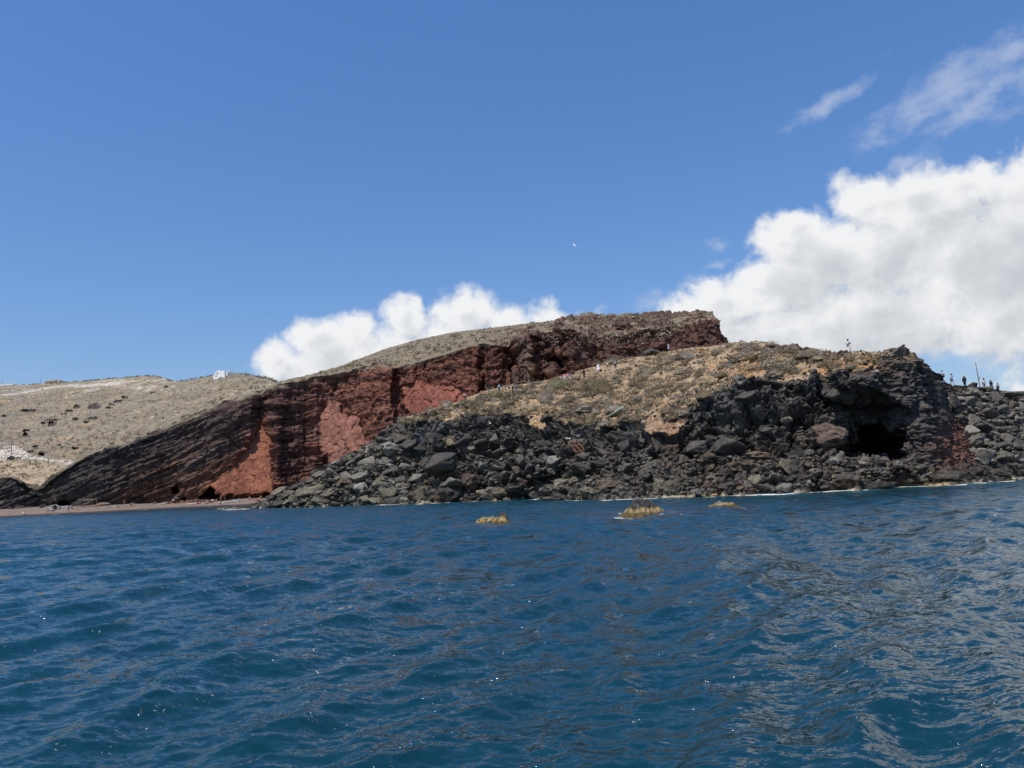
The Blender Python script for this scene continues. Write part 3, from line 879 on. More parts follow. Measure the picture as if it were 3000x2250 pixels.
rowsB = [off_(-6, -1.0), off_(0, 0.0), off_(1.5, .32), off_(5, .9), off_(11, 1.75), off_(20, 2.3), off_(45, 2.9)]
NUB = 420
bB = np.linspace(math.atan2(*bw[0][:2]), math.atan2(*bw[-1][:2]), NUB)
PB, tB = sheet(rowsB, bB, [3, 8, 14, 14, 10, 6], sc=6, sr=2)
Pn = PB.reshape(-1, 3); T = np.repeat(tB, NUB)
wv = fbm(Pn, 5, 3, 170)
Pn = Pn.copy(); Pn[:, 2] += .10 * wv * sstep(T, 1, 2) + .05 * fbm(Pn, 1.2, 2, 171) * sstep(T, 1.4, 2)
cB = lerp(C(.185, .142, .115), C(.215, .155, .118), sstep(wv, -.3, .3))
cB = lerp(cB, C(.22, .10, .065), .5 * sstep(T, 3.6, 4.6))
cB = lerp(cB, C(.062, .042, .038), sstep(T + .25 * wv, 2.15, 1.6))
beach = link('beach', mesh_from('beach', Pn, grid_faces(len(tB), NUB), cB, True), M_BEACH, kind='structure')


# ------------------------------------------------------------------ sea
shore_u = np.array([s[0] for s in ST], float)
shp = np.stack([rowsH[1][i] for i in range(len(ST))])
sh_b = np.arctan2(shp[:, 0], shp[:, 1]); sh_r = np.hypot(shp[:, 0], shp[:, 1])
bb_ = np.arctan2(bw[:, 0], bw[:, 1]); br_ = np.hypot(bw[:, 0], bw[:, 1])
keep = bb_ < sh_b[0] - .005
sh_b = np.concatenate([bb_[keep], sh_b]); sh_r = np.concatenate([br_[keep], sh_r])

fine = np.linspace(R(-40), R(40), 1000)
coarse = np.linspace(R(40), R(320), 60)[1:-1]
bW = np.concatenate([fine, coarse])
dep = np.linspace(R(30), R(0.42), 440)
rW = np.concatenate([[0.6, 2.5], CAM_H / np.tan(dep), [420, 600, 1000, 2000, 5000]])
BB, RR = np.meshgrid(bW, rW)
X = np.sin(BB) * RR; Y = np.cos(BB) * RR
Zw = np.zeros_like(X); DX = np.zeros_like(X); DY = np.zeros_like(X)
wr = np.random.default_rng(77)
drow = np.gradient(rW)[:, None]
dcol = np.where(np.abs(BB) < R(40.5), rW[:, None] * (fine[1] - fine[0]), rW[:, None] * .08)
nearw = (RR < 420)
wdir = R(118)                                     # the wind sea runs from the right towards the left front
lams = np.concatenate([np.geomspace(9.0, 2.2, 14), np.geomspace(2.1, .62, 30), np.geomspace(.6, .16, 34)])
for i, L in enumerate(lams):
    spread_ = R(18) if L > 2.2 else (R(20) if L > .6 else R(32))
    th = (wdir if L > .6 else R(160)) + wr.normal() * spread_
    k = 2 * math.pi / L
    amp = (.0062 * L if L > 2.2 else .0076 * L if L > .6 else .0045 * L) * wr.uniform(.6, 1.3)
    kx, ky = k * math.sin(th), k * math.cos(th)
    ph = kx * X + ky * Y + wr.uniform(0, 6.28)
    sp = np.maximum(dcol, np.minimum(drow, 60))
    lod = sstep(L / np.maximum(dcol, drow * .45), 1.2, 3.0)
    if L < 2.2:                                   # gusts: short waves come in patches
        gx = np.sin(X * .21 + 1.7 * np.sin(Y * .13 + i) + i * 2.1) * np.sin(Y * .17 + 1.3 * np.sin(X * .11) + i * 1.3)
        lod = lod * (1 + .45 * gx)
    a = amp * lod
    Zw += a * np.cos(ph)
    q = .75 * a
    DX -= q * math.sin(th) * np.sin(ph); DY -= q * math.cos(th) * np.sin(ph)
fade = np.where(RR < 420, 1.0, 0.0)
sh_at = np.interp(BB, sh_b, sh_r, left=400, right=200)
toshore = sh_at - RR
calm = .35 + .65 * sstep(toshore, 0, 25)
Zw *= fade * calm
PWt = np.stack([X + DX * fade, Y + DY * fade, Zw], -1).reshape(-1, 3)
P0 = np.stack([X, Y, np.zeros_like(X)], -1).reshape(-1, 3)
ts = toshore.reshape(-1)
inside = np.abs(BB).reshape(-1) < R(40.2)
idx = np.where(inside & (ts > -12) & (ts < 60) & (RR.reshape(-1) < 330))[0]
# foam lines at the rocks, foam streaks round the reefs, paler shallow water
REEFS = [(1062, 1131.5, 75, 30), (1397, 1110, 100, 36), (1567, 1094.5, 66, 19)]
foam = np.zeros(len(P0)); shal = np.zeros(len(P0)); weed = np.zeros(len(P0))
Pi = P0[idx]
n1 = fbm(Pi, 6, 4, 180); n2 = fbm(Pi, 1.3, 4, 181)
onrock = inside[idx] & (np.arctan2(Pi[:, 0], Pi[:, 1]) > sh_b[keep.sum()])
tsi = ts[idx]
ui, vi = proj(Pi)
strength = np.interp(ui, [470, 600, 1000, 1100, 1200, 1330, 1420, 1560, 1650, 1760, 1850, 1930, 1960, 2060, 2212], [.9, .95, .9, .9, 1.0, .8, .5, .8, .9, 1.1, 1.0, .6, 1.0, .8, 1.0])
f_ = sstep(3.2 * strength - np.abs(tsi - 0.6) + 1.8 * n1 + 1.2 * n2, .2, 1.6) * np.where(onrock, 1, .0)
f_ = f_ * (.25 + .75 * sstep(n1 + .5 * n2, -.35, .15))
f_ = np.maximum(f_, .85 * sstep(n2 + .5 * n1 + np.interp(tsi, [0, 5, 14], [.1, -.05, -.5]), .32, .55) * strength * onrock)
f_ = np.maximum(f_, np.where(onrock, 0, sstep(.55 - np.abs(tsi - .1) + .5 * n1, .1, .5)) * .7)
foam[idx] = f_
shal[idx] = sstep(13 + 8 * n1 - tsi, 0, 12) * np.interp(ui, [400, 900, 1500, 1700, 1900, 2212], [.5, .3, .35, .8, 1, .9])
for (ru, rv, rw, rh) in REEFS:
    c = atz(ru, rv, 0.0)
    wm = rw / PF * c[1]
    dv = P0 - c
    rr = np.hypot(dv[:, 0] * .85, dv[:, 1] * .55)
    j = np.where(rr < wm * 5)[0]
    nn = fbm(P0[j], 2.2, 4, 190); n3 = fbm(P0[j], .55, 3, 191)
    sid = np.where(dv[j, 0] < 0, 1.25, .85)
    big = .2 if ru == 1062 else .6
    fo = sstep(1.15 - np.abs(rr[j] / (wm * .55) - 1.0) * 1.1 + 1.3 * nn + .8 * n3, .75, 1.5) * big * sid
    foam[j] = np.maximum(foam[j], np.clip(fo, 0, .95))
    weed[j] = np.maximum(weed[j], sstep(1.9 - rr[j] / (wm * .9) + 1.1 * nn, 0, 1.5))
cw = np.stack([foam, shal, weed], 1)
sea_me = mesh_from('sea', PWt, np.concatenate([grid_faces(len(rW), len(bW), wrap=True)]), cw, True)
fa_at = sea_me.attributes.new('chop', 'FLOAT', 'POINT')
fa_at.data.foreach_set('value', sstep(RR.reshape(-1), 6, 45).astype(np.float32))
SEA_M, t, b = mat('sea water')
a = t.new('ShaderNodeAttribute', attribute_name='col')
sp = t.new('ShaderNodeSeparateColor'); t.l.new(a.outputs['Color'], sp.inputs[0])
geo = t.new('ShaderNodeNewGeometry'); pos = geo.outputs['Position']
big = t.noise(t.vm('MULTIPLY', pos, (1, .5, 1)), .035, 3.0, .5)
deepc = t.mix(t.ss(big, .35, .65), (.0026, .031, .045), (.0038, .041, .062))
c1 = t.mix(t.m('MULTIPLY', sp.outputs[1], .75), deepc, (.022, .105, .125))
c1 = t.mix(t.m('MULTIPLY', sp.outputs[2], .55), c1, (.045, .050, .060))
fn = t.noise(t.vm('MULTIPLY', pos, (1, .45, 1)), 3.2, 6.0, .75)
ff = t.ss(t.m('ADD', t.m('MULTIPLY', sp.outputs[0], .75), t.m('MULTIPLY', t.m('SUBTRACT', fn, .5), 1.7)), .30, .66)
c2 = t.mix(ff, c1, t.mix(t.ss(t.noise(pos, .12, 2.0, .5), .45, .6), (.74, .75, .73), (.58, .52, .36)))
t.l.new(c2, b.inputs['Base Color'])
b.inputs['IOR'].default_value = 1.333
b.inputs['Specular IOR Level'].default_value = 0.5
t.l.new(t.m('ADD', t.m('MULTIPLY', ff, .6), .065), b.inputs['Roughness'])
# ripples finer than the mesh: a field of small slopes in several sizes
def slopes(vec, sc, det, k):
    n = t.noise(vec, sc, det, .6, out='Color')
    return t.vm('MULTIPLY', t.vm('SUBTRACT', n, (.5, .5, .5)), (k, k, 0))


# far out the mesh no longer carries the short steep chop, which shows its near faces
ch = t.new('ShaderNodeAttribute', attribute_name='chop').outputs['Fac']
sl = t.vm('ADD', slopes(t.vm('MULTIPLY', pos, (.55, 1.1, 1.0)), 2.2, 4.0, .50), slopes(t.vm('MULTIPLY', pos, (.5, 1.1, 1.0)), 11.0, 3.0, .66))
sl = t.vm('ADD', sl, t.vm('SCALE', slopes(t.vm('MULTIPLY', pos, (.8, .8, 1.0)), 1.0, 5.0, 1.1), scale=ch))
sl = t.vm('ADD', sl, t.vm('SCALE', t.comb(.035, -.15, 0.0), scale=ch))
# sun glints put in: rare tiny spots, normals tilted to throw sunlight at the boat
pat = t.ss(t.noise(pos, 1.3, 3.0, .6), .50, .60)
glint = t.m('MULTIPLY', pat, t.ss(t.noise(pos, 24.0, 1.0, .5), .62, .68))
jit = t.noise(pos, 60.0, 0.0, .5, out='Color')
steep = t.vm('ADD', t.vm('MULTIPLY', t.vm('SUBTRACT', jit, (.5, .5, .5)), (1.4, 1.4, 0)), (-.34, -1.12, 0))
sl = t.vm('ADD', sl, t.vm('SCALE', steep, scale=glint))
sl = t.vm('ADD', sl, slopes(t.vm('MULTIPLY', pos, (.5, 1.1, 1.0)), 30.0, 2.0, .45))
nv_ = t.vm('NORMALIZE', t.vm('ADD', geo.outputs['Normal'], sl))
t.l.new(nv_, b.inputs['Normal'])
sea = link('sea', sea_me, SEA_M, kind='structure')


# ------------------------------------------------------------------ placing by sight line
bpy.context.view_layer.update()
DG = bpy.context.evaluated_depsgraph_get()


def hit(u, v, names=None, tries=6):
    """ground point, normal seen at survey point (u, v)"""
    o = Vector(CPOS)
    d = Vector(ray(u, v)).normalized()
    for _ in range(tries):
        ok, loc, nor, _i, ob, _m = SC.ray_cast(DG, o, d)
        if not ok:
            return None
        if names is None or ob.name in names:
            return np.array(loc), np.array(nor), ob.name
        o = loc + d * 0.05
    return None


def ground(u, v, names=('headland',), down=30):
    """like hit(), stepping down the picture until the named ground is met"""
    for k in range(down):
        h = hit(u, v + k * 1.0, names)
        if h is not None:
            return h
    return None


def icos(sub):
    bm = bmesh.new()
    bmesh.ops.create_icosphere(bm, subdivisions=sub, radius=1.0)
    V = np.array([v.co[:] for v in bm.verts]); F = np.array([[v.index for v in f.verts] for f in bm.faces])
    bm.free()
    return V, F


ICO = {s: icos(s) for s in (1, 2, 3, 4)}


def rock_shape(sub, seed, nplanes=13, rough=.05, rounder=0.0, flat=1.0):
    """broken block: planes cut from a ball, then weathered; unit half size"""
    r = np.random.default_rng(seed)
    V, F = ICO[sub]
    n = r.normal(size=(nplanes, 3)); n /= np.linalg.norm(n, axis=1, keepdims=True)
    d = r.uniform(.52, .95, nplanes)
    c = V @ n.T
    lim = np.where(c > .05, d / np.maximum(c, .05), 9)
    rad = lim.min(1)
    if rounder:
        rad = rad * (1 - rounder) + rounder * .8
    rad = np.minimum(rad, 1.15)
    W = V * rad[:, None]
    W += V * (rough * 1.6 * fbm(W + seed, .55, 3, seed) + rough * fbm(W, .2, 2, seed + 9))[:, None]
    W /= np.abs(W).max(0)
    W[:, 2] *= flat
    return W, F


def hull_rock(seed, npts=13, rough=.035, sub=2, bev=.07):
    """angular block: hull of a few points, edges chipped, faces slightly uneven"""
    r = np.random.default_rng(seed)
    p = r.normal(size=(npts, 3)); p /= np.linalg.norm(p, axis=1, keepdims=True)
    p *= r.uniform(.75, 1.15, (npts, 1))
    bm = bmesh.new()
    for q in p:
        bm.verts.new(q)
    res = bmesh.ops.convex_hull(bm, input=bm.verts)
    bmesh.ops.delete(bm, geom=list({g for g in res['geom_interior'] + res['geom_unused'] if isinstance(g, bmesh.types.BMVert)}), context='VERTS')
    bmesh.ops.bevel(bm, geom=bm.edges[:], offset=bev, segments=1, affect='EDGES')
    bmesh.ops.triangulate(bm, faces=bm.faces[:])
    for _ in range(sub):
        long_ = [e for e in bm.edges if e.calc_length() > .24]
        if long_:
            bmesh.ops.subdivide_edges(bm, edges=long_, cuts=1)
            bmesh.ops.triangulate(bm, faces=bm.faces[:])
    bm.verts.index_update()
    W = np.array([v.co[:] for v in bm.verts]); F = np.array([[v.index for v in f.verts] for f in bm.faces])
    bm.free()
    n = W / np.linalg.norm(W, axis=1, keepdims=True)
    fa_, _, _ = facets(W + seed, .5, seed)
    W = W + n * (rough * 1.5 * fbm(W + seed, .5, 3, seed) + rough * 1.1 * fa_ + rough * .8 * fbm(W, .16, 2, seed + 9))[:, None]
    W /= np.abs(W).max(0)
    return W, F


def rock_col(W, seed, base, tint=None, amt=.5):
    """per-vertex stone colour: crusty tops, paler broken faces"""
    n1 = fbm(W + 3 * seed, .6, 3, seed + 40); n2 = fbm(W, .18, 3, seed + 41)
    c = lerp(base * .75, base * 1.3, sstep(n1, -.4, .4))
    if tint is not None:
        c = lerp(c, np.broadcast_to(tint, c.shape), amt * sstep(n1 + .6 * n2 + .25 * W[:, 2], .0, .5))
    return c * (.85 + .3 * sstep(n2, -.3, .3))[:, None]


TONES = {
    'grey': (C(.125, .118, .103), C(.095, .08, .06)),
    'pale': (C(.19, .18, .158), C(.13, .118, .098)),
    'dark': (C(.054, .050, .046), C(.080, .068, .054)),
    'brown': (C(.088, .070, .054), C(.19, .13, .072)),
    'olive': (C(.128, .117, .088), C(.15, .122, .074)),
    'red': (C(.088, .067, .056), C(.105, .064, .044)),
    'rust': (C(.095, .054, .042), C(.08, .048, .039)),
    'white': (C(.55, .53, .50), C(.30, .29, .27)),
}
TONES = {k: (v[0] * C(1.0, .965, .90), v[1] * C(1.0, .97, .92)) for k, v in TONES.items()}      # a little warmer
ROCKME = {}


def rock_mesh(kind, tone, var):
    k = (kind, tone, var)
    if k not in ROCKME:
        s = var * 17 + {'block': 1, 'crust': 2, 'round': 3, 'slab': 4}[kind]
        if kind == 'block':
            W, F = hull_rock(s, 11, .035)
        elif kind == 'crust':
            W, F = rock_shape(3, s, 12, .22, .15)
            fa_, _, _ = facets(W, .32, s, crack=.8)
            W = W * (1 + .13 * fa_ + .10 * fbm(W, .22, 3, s + 3, ridge=True))[:, None]
            W /= np.abs(W).max(0)
        elif kind == 'round':
            W, F = hull_rock(s, 30, .11, 3, .05)
        else:
            W, F = hull_rock(s, 9, .03)
        b, t = TONES[tone]
        ROCKME[k] = mesh_from('boulder_' + kind, W, F, rock_col(W, s, b, t, .7 if kind == 'crust' else .35), smooth=False)
    return ROCKME[k]


GB = 'lava boulders heaped along the shore and on the slopes'
NAMEC = {'grey': 'grey', 'pale': 'pale grey', 'dark': 'near-black', 'brown': 'brown-stained', 'olive': 'olive-grey', 'red': 'reddish', 'rust': 'rust-red', 'white': 'whitish'}
MARKS = [(961, 998, 'giant tilted boulder'), (1246, 962, 'rusty iron frame'), (1788, 934, 'big reddish cave boulder'), (1880, 960, 'cave mouth'), (1328, 900, 'pale crumpled sheet'), (1255, 907, 'cardboard box'), (1290, 826, 'biggest olive shrub'),
         (1071, 848, 'greenish path shrub'), (1834, 760, 'white-dressed person'), (2112, 800, 'leaning pole'), (2112, 876, 'broad flat slab'), (2114, 925, 'large flat-topped boulder'), (828, 995, 'pitted pale boulder'), (666, 1063, 'long olive slab'), (691, 1046, 'knobbly olive boulder'),
         (778, 1030, 'flat-faced grey boulder'), (838, 1060, 'big layered slab'), (1013, 1034, 'tan-crusted round boulder'), (1251, 1008, 'dark sub-frame boulder'), (1309, 1045, 'tan-crusted shore boulder'), (1385, 1055, 'tall black waterside block'), (1574, 966, 'near-black faceted boulder'),
         (1450, 974, 'brown-topped boulder'), (1674, 834, 'long cracked block'), (1640, 985, 'brown crusty ledge'), (1894, 1051, 'wave-washed rock'), (2054, 1029, 'dark crusty ledge'), (1577, 780, 'bending walker'), (1330, 788, 'tall black-clad climber'), (1444, 750, 'walker in pale skirt'), (1740, 762, 'spreading ridge shrub'),
         (539, 1093, 'tip of the point'), (1129, 994, 'square cracked block'), (884, 962, 'dark columnar block'), (2159, 964, 'wide low boulder'), (1397, 1100, 'widest reef'), (1567, 1090, 'smallest reef'), (1062, 1120, 'nearest reef'), (1208, 828, 'round green shrub'), (973, 948, 'blond tuft'), (1603, 820, 'grey rock knob'), (1405, 740, 'dark upper ledge'), (2183, 856, 'tilted ridge slab'), (1003, 855, 'white-shirted walker'), (1143, 832, 'pale streaked pillar'), (1494, 768, 'pale rock ledge'), (1620, 774, 'pale blue bag')]
DIRS = ['right of', 'down right from', 'below', 'down left from', 'left of', 'up left from', 'above', 'up right from']
label_n = {}
ORD = ['', 'second ', 'third ', 'fourth ', 'fifth ', 'sixth ', 'seventh ', 'eighth ', 'ninth ', 'tenth ', 'eleventh ', 'twelfth ']


def near(u, v):
    """where a thing lies from the nearest landmark"""
    du, dv, nm = min(((u - a, v - b_, n) for a, b_, n in MARKS if abs(u - a) + abs(v - b_) > 9), key=lambda t: math.hypot(t[0], t[1] * 1.4))
    r = math.hypot(du, dv)
    how = 'close' if r < 28 else '' if r < 60 else 'well'
    return f'{how} {DIRS[int(round(math.atan2(dv, du) / (math.pi / 4))) % 8]} the {nm}'.strip()


def single_out(lab):
    k = label_n.get(lab, 0); label_n[lab] = k + 1
    return lab if k == 0 else f'{ORD[min(k, 11)]}{lab}'


def boulder(u, v, w, h, tone='grey', kind='block', label=None, var=None, spin=None, tilt=None, sink=.28, names=('headland',), rnd=random, group=GB):
    g = ground(u, v + h * .22, names)
    if g is None:
        return None
    p, n, _ = g
    d = math.hypot(p[0], p[1])
    sx, sz = w / PF * p[1] / 2, h / PF * p[1] / 2
    sy = (sx + sz) * .5 * rnd.uniform(.85, 1.15)
    me = rock_mesh(kind, tone, rnd.randrange(5) if var is None else var)
    o = bpy.data.objects.new('boulder', me)
    COL.objects.link(o)
    if len(me.materials) == 0:
        me.materials.append(M_ROCK)
    k = np.array([p[0], p[1]]) / d
    o.location = (p[0] + k[0] * sy * .25, p[1] + k[1] * sy * .25, p[2] + sz * (1 - 2 * sink) * .55)
    o.rotation_euler = (rnd.uniform(-.12, .12) if tilt is None else 0, rnd.uniform(-.2, .2) if tilt is None else tilt, (rnd.choice([0, math.pi]) + rnd.uniform(-.35, .35)) if spin is None else spin)
    o.scale = (sx * 1.12, sy * 1.12, sz * 1.12)
    o['category'] = 'boulder'
    o['group'] = group
    if label is None:
        m = 2 * max(sx, sz)
        size = 'huge' if m > 4 else 'large' if m > 2.6 else 'medium' if m > 1.7 else 'small'
        asp = w / max(h, 1e-3)
        shp_ = {'block': 'angular', 'crust': 'crusty', 'round': 'rounded', 'slab': 'slab-like'}[kind]
        form = 'flat ' if asp > 2 else 'tall ' if asp < .85 else ''
        label = single_out(f'{size} {NAMEC[tone]} {form}{shp_} boulder {near(u, v)}')
    o['label'] = label
    return o


# boulders one can pick out: u, v, w, h, tone, kind, label
BL = [
    (961, 998, 84, 72, 'dark', 'block', 'giant near-black tilted boulder with pale top, largest of the shore'),
    (828, 995, 52, 36, 'pale', 'round', 'large pale grey pitted boulder high in the slope under the red cliff'),
    (843, 967, 46, 30, 'pale', 'crust', 'pale crusty boulder topping the pile where it meets the red cliff'),
    (778, 1030, 46, 26, 'grey', 'block', 'broad flat-faced grey boulder in the middle of the boulder slope'),
    (821, 1042, 30, 34, 'olive', 'block', 'upright olive-grey boulder right of the broad flat-faced one'),
    (838, 1060, 58, 32, 'olive', 'slab', 'big olive-grey layered slab near the foot of the boulder slope'),
    (829, 1019, 40, 18, 'grey', 'slab', None), (873, 1013, 34, 32, 'grey', 'block', None),
    (691, 1046, 36, 33, 'olive', 'crust', 'knobbly olive boulder standing at the upper edge of the beach-end pile'),
    (739, 1045, 32, 28, 'brown', 'crust', None),
    (666, 1063, 62, 34, 'olive', 'slab', 'long olive-grey slab sloping across the beach-end pile'),
    (716, 1065, 40, 24, 'olive', 'block', None), (606, 1062, 42, 26, 'olive', 'block', None), (588, 1076, 34, 20, 'dark', 'block', None),
    (623, 1085, 32, 19, 'olive', 'block', None), (539, 1093, 22, 12, 'dark', 'round', 'low dark rock awash at the very tip of the point'),
    (556, 1096, 20, 10, 'grey', 'block', None), (567, 1096, 16, 8, 'white', 'slab', 'small whitish slab beside the rock at the tip of the point'),
    (643, 1050, 34, 20, 'dark', 'block', None), (676, 1038, 34, 20, 'grey', 'block', None), (711, 1023, 26, 30, 'grey', 'block', None),
    (738, 1014, 28, 17, 'dark', 'block', None), (758, 1001, 28, 20, 'grey', 'block', None), (726, 1000, 24, 16, 'pale', 'block', None),
    (683, 1082, 32, 20, 'olive', 'block', None), (763, 1078, 36, 25, 'pale', 'round', 'pale boulder at the waterline under the boulder slope'), (789, 1078, 26, 20, 'olive', 'block', None),
    (859, 1079, 52, 20, 'dark', 'slab', None), (796, 976, 14, 24, 'pale', 'block', 'narrow pale upright stone at the top edge of the pile'), (863, 1036, 30, 17, 'grey', 'block', None),
    (780, 1052, 30, 22, 'pale', 'block', None), (640, 1076, 30, 18, 'olive', 'block', None), (705, 1083, 26, 16, 'olive', 'round', None), (735, 1082, 28, 18, 'grey', 'block', None),
    (810, 1080, 30, 16, 'olive', 'block', None), (655, 1088, 26, 12, 'dark', 'block', None), (770, 996, 20, 22, 'dark', 'block', None), (806, 1012, 24, 20, 'dark', 'block', None),
    (855, 985, 30, 24, 'dark', 'block', None), (884, 962, 40, 34, 'dark', 'block', 'dark columnar block under the scrub at the left end of the brow'), (905, 970, 30, 26, 'dark', 'block', None),
    (920, 1000, 36, 30, 'dark', 'crust', None), (934, 945, 34, 28, 'dark', 'block', None), (1000, 955, 44, 34, 'dark', 'block', None), (1040, 958, 46, 40, 'dark', 'block', 'dark columnar block with a pale lit edge under the brow'), (1077, 946, 34, 40, 'grey', 'block', None),
    (1013, 1034, 52, 38, 'brown', 'round', 'rounded boulder with tan crust on top right of the giant boulder'), (915, 1067, 54, 34, 'olive', 'slab', None), (969, 1066, 56, 34, 'dark', 'crust', None),
    (981, 1042, 42, 24, 'grey', 'block', None), (901, 1032, 34, 32, 'grey', 'block', None), (1129, 994, 32, 28, 'grey', 'block', 'square grey block with a cracked pale face left of the rusty frame'), (1043, 1010, 24, 28, 'pale', 'block', None),
    (1069, 1012, 30, 20, 'grey', 'block', None), (1095, 1027, 30, 22, 'grey', 'block', None), (1123, 1050, 68, 26, 'dark', 'crust', None), (1215, 1043, 54, 32, 'olive', 'round', None), (1213, 1074, 74, 26, 'dark', 'crust', None),
    (1245, 1037, 36, 25, 'olive', 'round', None), (1309, 1045, 46, 38, 'brown', 'round', 'large rounded boulder with tan crust at the shore below the cloth'), (1251, 1008, 48, 36, 'dark', 'block', 'big dark faceted boulder just below the rusty frame'), (1287, 1001, 36, 22, 'dark', 'block', None),
    (1195, 993, 30, 20, 'pale', 'slab', None), (1256, 985, 32, 26, 'grey', 'block', 'grey boulder that props up the rusty frame'), (1179, 986, 24, 22, 'grey', 'block', None), (1089, 1008, 28, 26, 'dark', 'block', None), (1021, 969, 26, 22, 'grey', 'block', None),
    (1150, 1010, 34, 22, 'dark', 'block', None), (1165, 1065, 40, 24, 'grey', 'round', None), (1080, 1060, 44, 24, 'olive', 'round', None), (1040, 1065, 36, 24, 'olive', 'block', None), (1270, 1060, 40, 28, 'olive', 'round', None), (1345, 1062, 44, 26, 'dark', 'crust', None),
    (1385, 1060, 40, 40, 'dark', 'block', 'tall near-black block at the water behind the second reef'), (1425, 1052, 46, 38, 'olive', 'round', None), (1400, 1022, 44, 28, 'dark', 'crust', None), (1360, 1010, 36, 22, 'grey', 'block', None),
    (1788, 934, 76, 72, 'red', 'round', 'big rounded reddish boulder with pale scar left of the cave mouth'), (1803, 994, 28, 21, 'pale', 'round', 'smooth egg-shaped grey boulder below the reddish one at the cave'), (1833, 982, 30, 13, 'red', 'slab', 'pinkish slab lying on the lip of the cave mouth'),
    (1674, 834, 80, 32, 'dark', 'slab', 'long dark cracked block set in the edge of the ochre top'), (1603, 820, 32, 27, 'grey', 'crust', 'small grey knob of rock jutting from the ochre slope edge'), (1614, 856, 52, 30, 'dark', 'block', None), (1574, 966, 68, 46, 'dark', 'block', 'large near-black faceted boulder at the foot of the dark face'),
    (1508, 966, 60, 50, 'dark', 'block', 'tall near-black boulder left of the large faceted one'), (1450, 974, 42, 32, 'brown', 'crust', 'brown-topped crusty boulder under the dark face'), (1532, 1011, 52, 28, 'brown', 'round', None), (1659, 1056, 52, 17, 'dark', 'slab', None),
    (1614, 1046, 34, 19, 'pale', 'block', None), (1454, 1052, 62, 36, 'olive', 'round', 'bulging olive-grey boulder at the waterline behind the second reef'), (1656, 928, 28, 26, 'dark', 'block', None), (1748, 976, 22, 19, 'grey', 'round', None), (1700, 905, 26, 18, 'pale', 'round', None),
    (1640, 985, 70, 26, 'brown', 'crust', 'low brown crusty ledge overhanging a black hollow'), (1500, 1040, 34, 22, 'dark', 'block', None), (1570, 1050, 40, 22, 'dark', 'crust', None), (1720, 1035, 44, 24, 'dark', 'crust', None), (1760, 1020, 36, 22, 'grey', 'crust', None),
    (1420, 955, 26, 40, 'grey', 'block', None), (1390, 950, 24, 36, 'grey', 'block', None), (1352, 965, 40, 36, 'dark', 'block', None),
    (2112, 876, 42, 21, 'pale', 'slab', 'broad flat pale slab in the middle of the right-hand slope'), (2114, 925, 48, 29, 'dark', 'block', 'large dark flat-topped boulder below the broad pale slab'), (2183, 856, 48, 28, 'grey', 'slab', 'large tilted grey slab at the right end of the ridge'), (2160, 869, 28, 18, 'grey', 'block', None),
    (2158, 885, 42, 25, 'grey', 'block', None), (2149, 909, 32, 23, 'grey', 'round', None), (2189, 876, 30, 26, 'grey', 'block', None), (2206, 880, 24, 30, 'pale', 'block', None), (2145, 936, 26, 17, 'grey', 'block', None), (2159, 964, 46, 23, 'grey', 'block', 'wide grey boulder low on the right-hand slope'),
    (2169, 983, 36, 24, 'pale', 'round', None), (2192, 956, 32, 30, 'grey', 'block', None), (2198, 907, 26, 19, 'pale', 'block', None), (2128, 876, 18, 20, 'dark', 'block', None),
    (1894, 1051, 88, 26, 'dark', 'round', 'long low wave-washed rock jutting into the sea below the cave'), (1985, 1010, 44, 20, 'grey', 'block', None), (1938, 1002, 24, 17, 'grey', 'round', None), (2054, 1029, 58, 27, 'dark', 'crust', 'dark crusty ledge at the sea right of the cave'), (2109, 1022, 24, 26, 'dark', 'block', None),
    (1960, 1035, 40, 20, 'dark', 'crust', None), (1830, 1030, 40, 24, 'dark', 'crust', None), (1870, 1020, 44, 20, 'grey', 'crust', None), (1790, 1045, 40, 22, 'dark', 'crust', None), (2000, 1030, 36, 20, 'grey', 'crust', None), (2160, 1020, 44, 24, 'dark', 'crust', None), (2195, 1010, 40, 26, 'dark', 'crust', None),
    (1292, 869, 16, 11, 'grey', 'slab', 'lone flat grey stone lying on the scrub slope'), (1490, 770, 40, 16, 'grey', 'slab', 'pale grey ledge of rock among scrub below the red hill'), (1330, 760, 34, 16, 'brown', 'slab', None), (1235, 805, 22, 14, 'red', 'round', None), (1180, 905, 28, 18, 'dark', 'block', None), (1130, 900, 26, 16, 'brown', 'block', None),
    (1405, 740, 40, 22, 'dark', 'crust', None), (1470, 775, 44, 14, 'grey', 'crust', None),
    (2103, 831, 22, 17, 'dark', 'round', 'dark boulder at the foot of the leaning pole'), (2125, 840, 34, 12, 'grey', 'slab', 'flat grey slab beside the leaning pole'),
    (1580, 790, 28, 12, 'grey', 'slab', None), (1890, 802, 20, 12, 'pale', 'crust', None),
]
for (u, v, w, h, tone, kind, lab) in BL:
    boulder(u, v, w, h, tone, kind, lab)

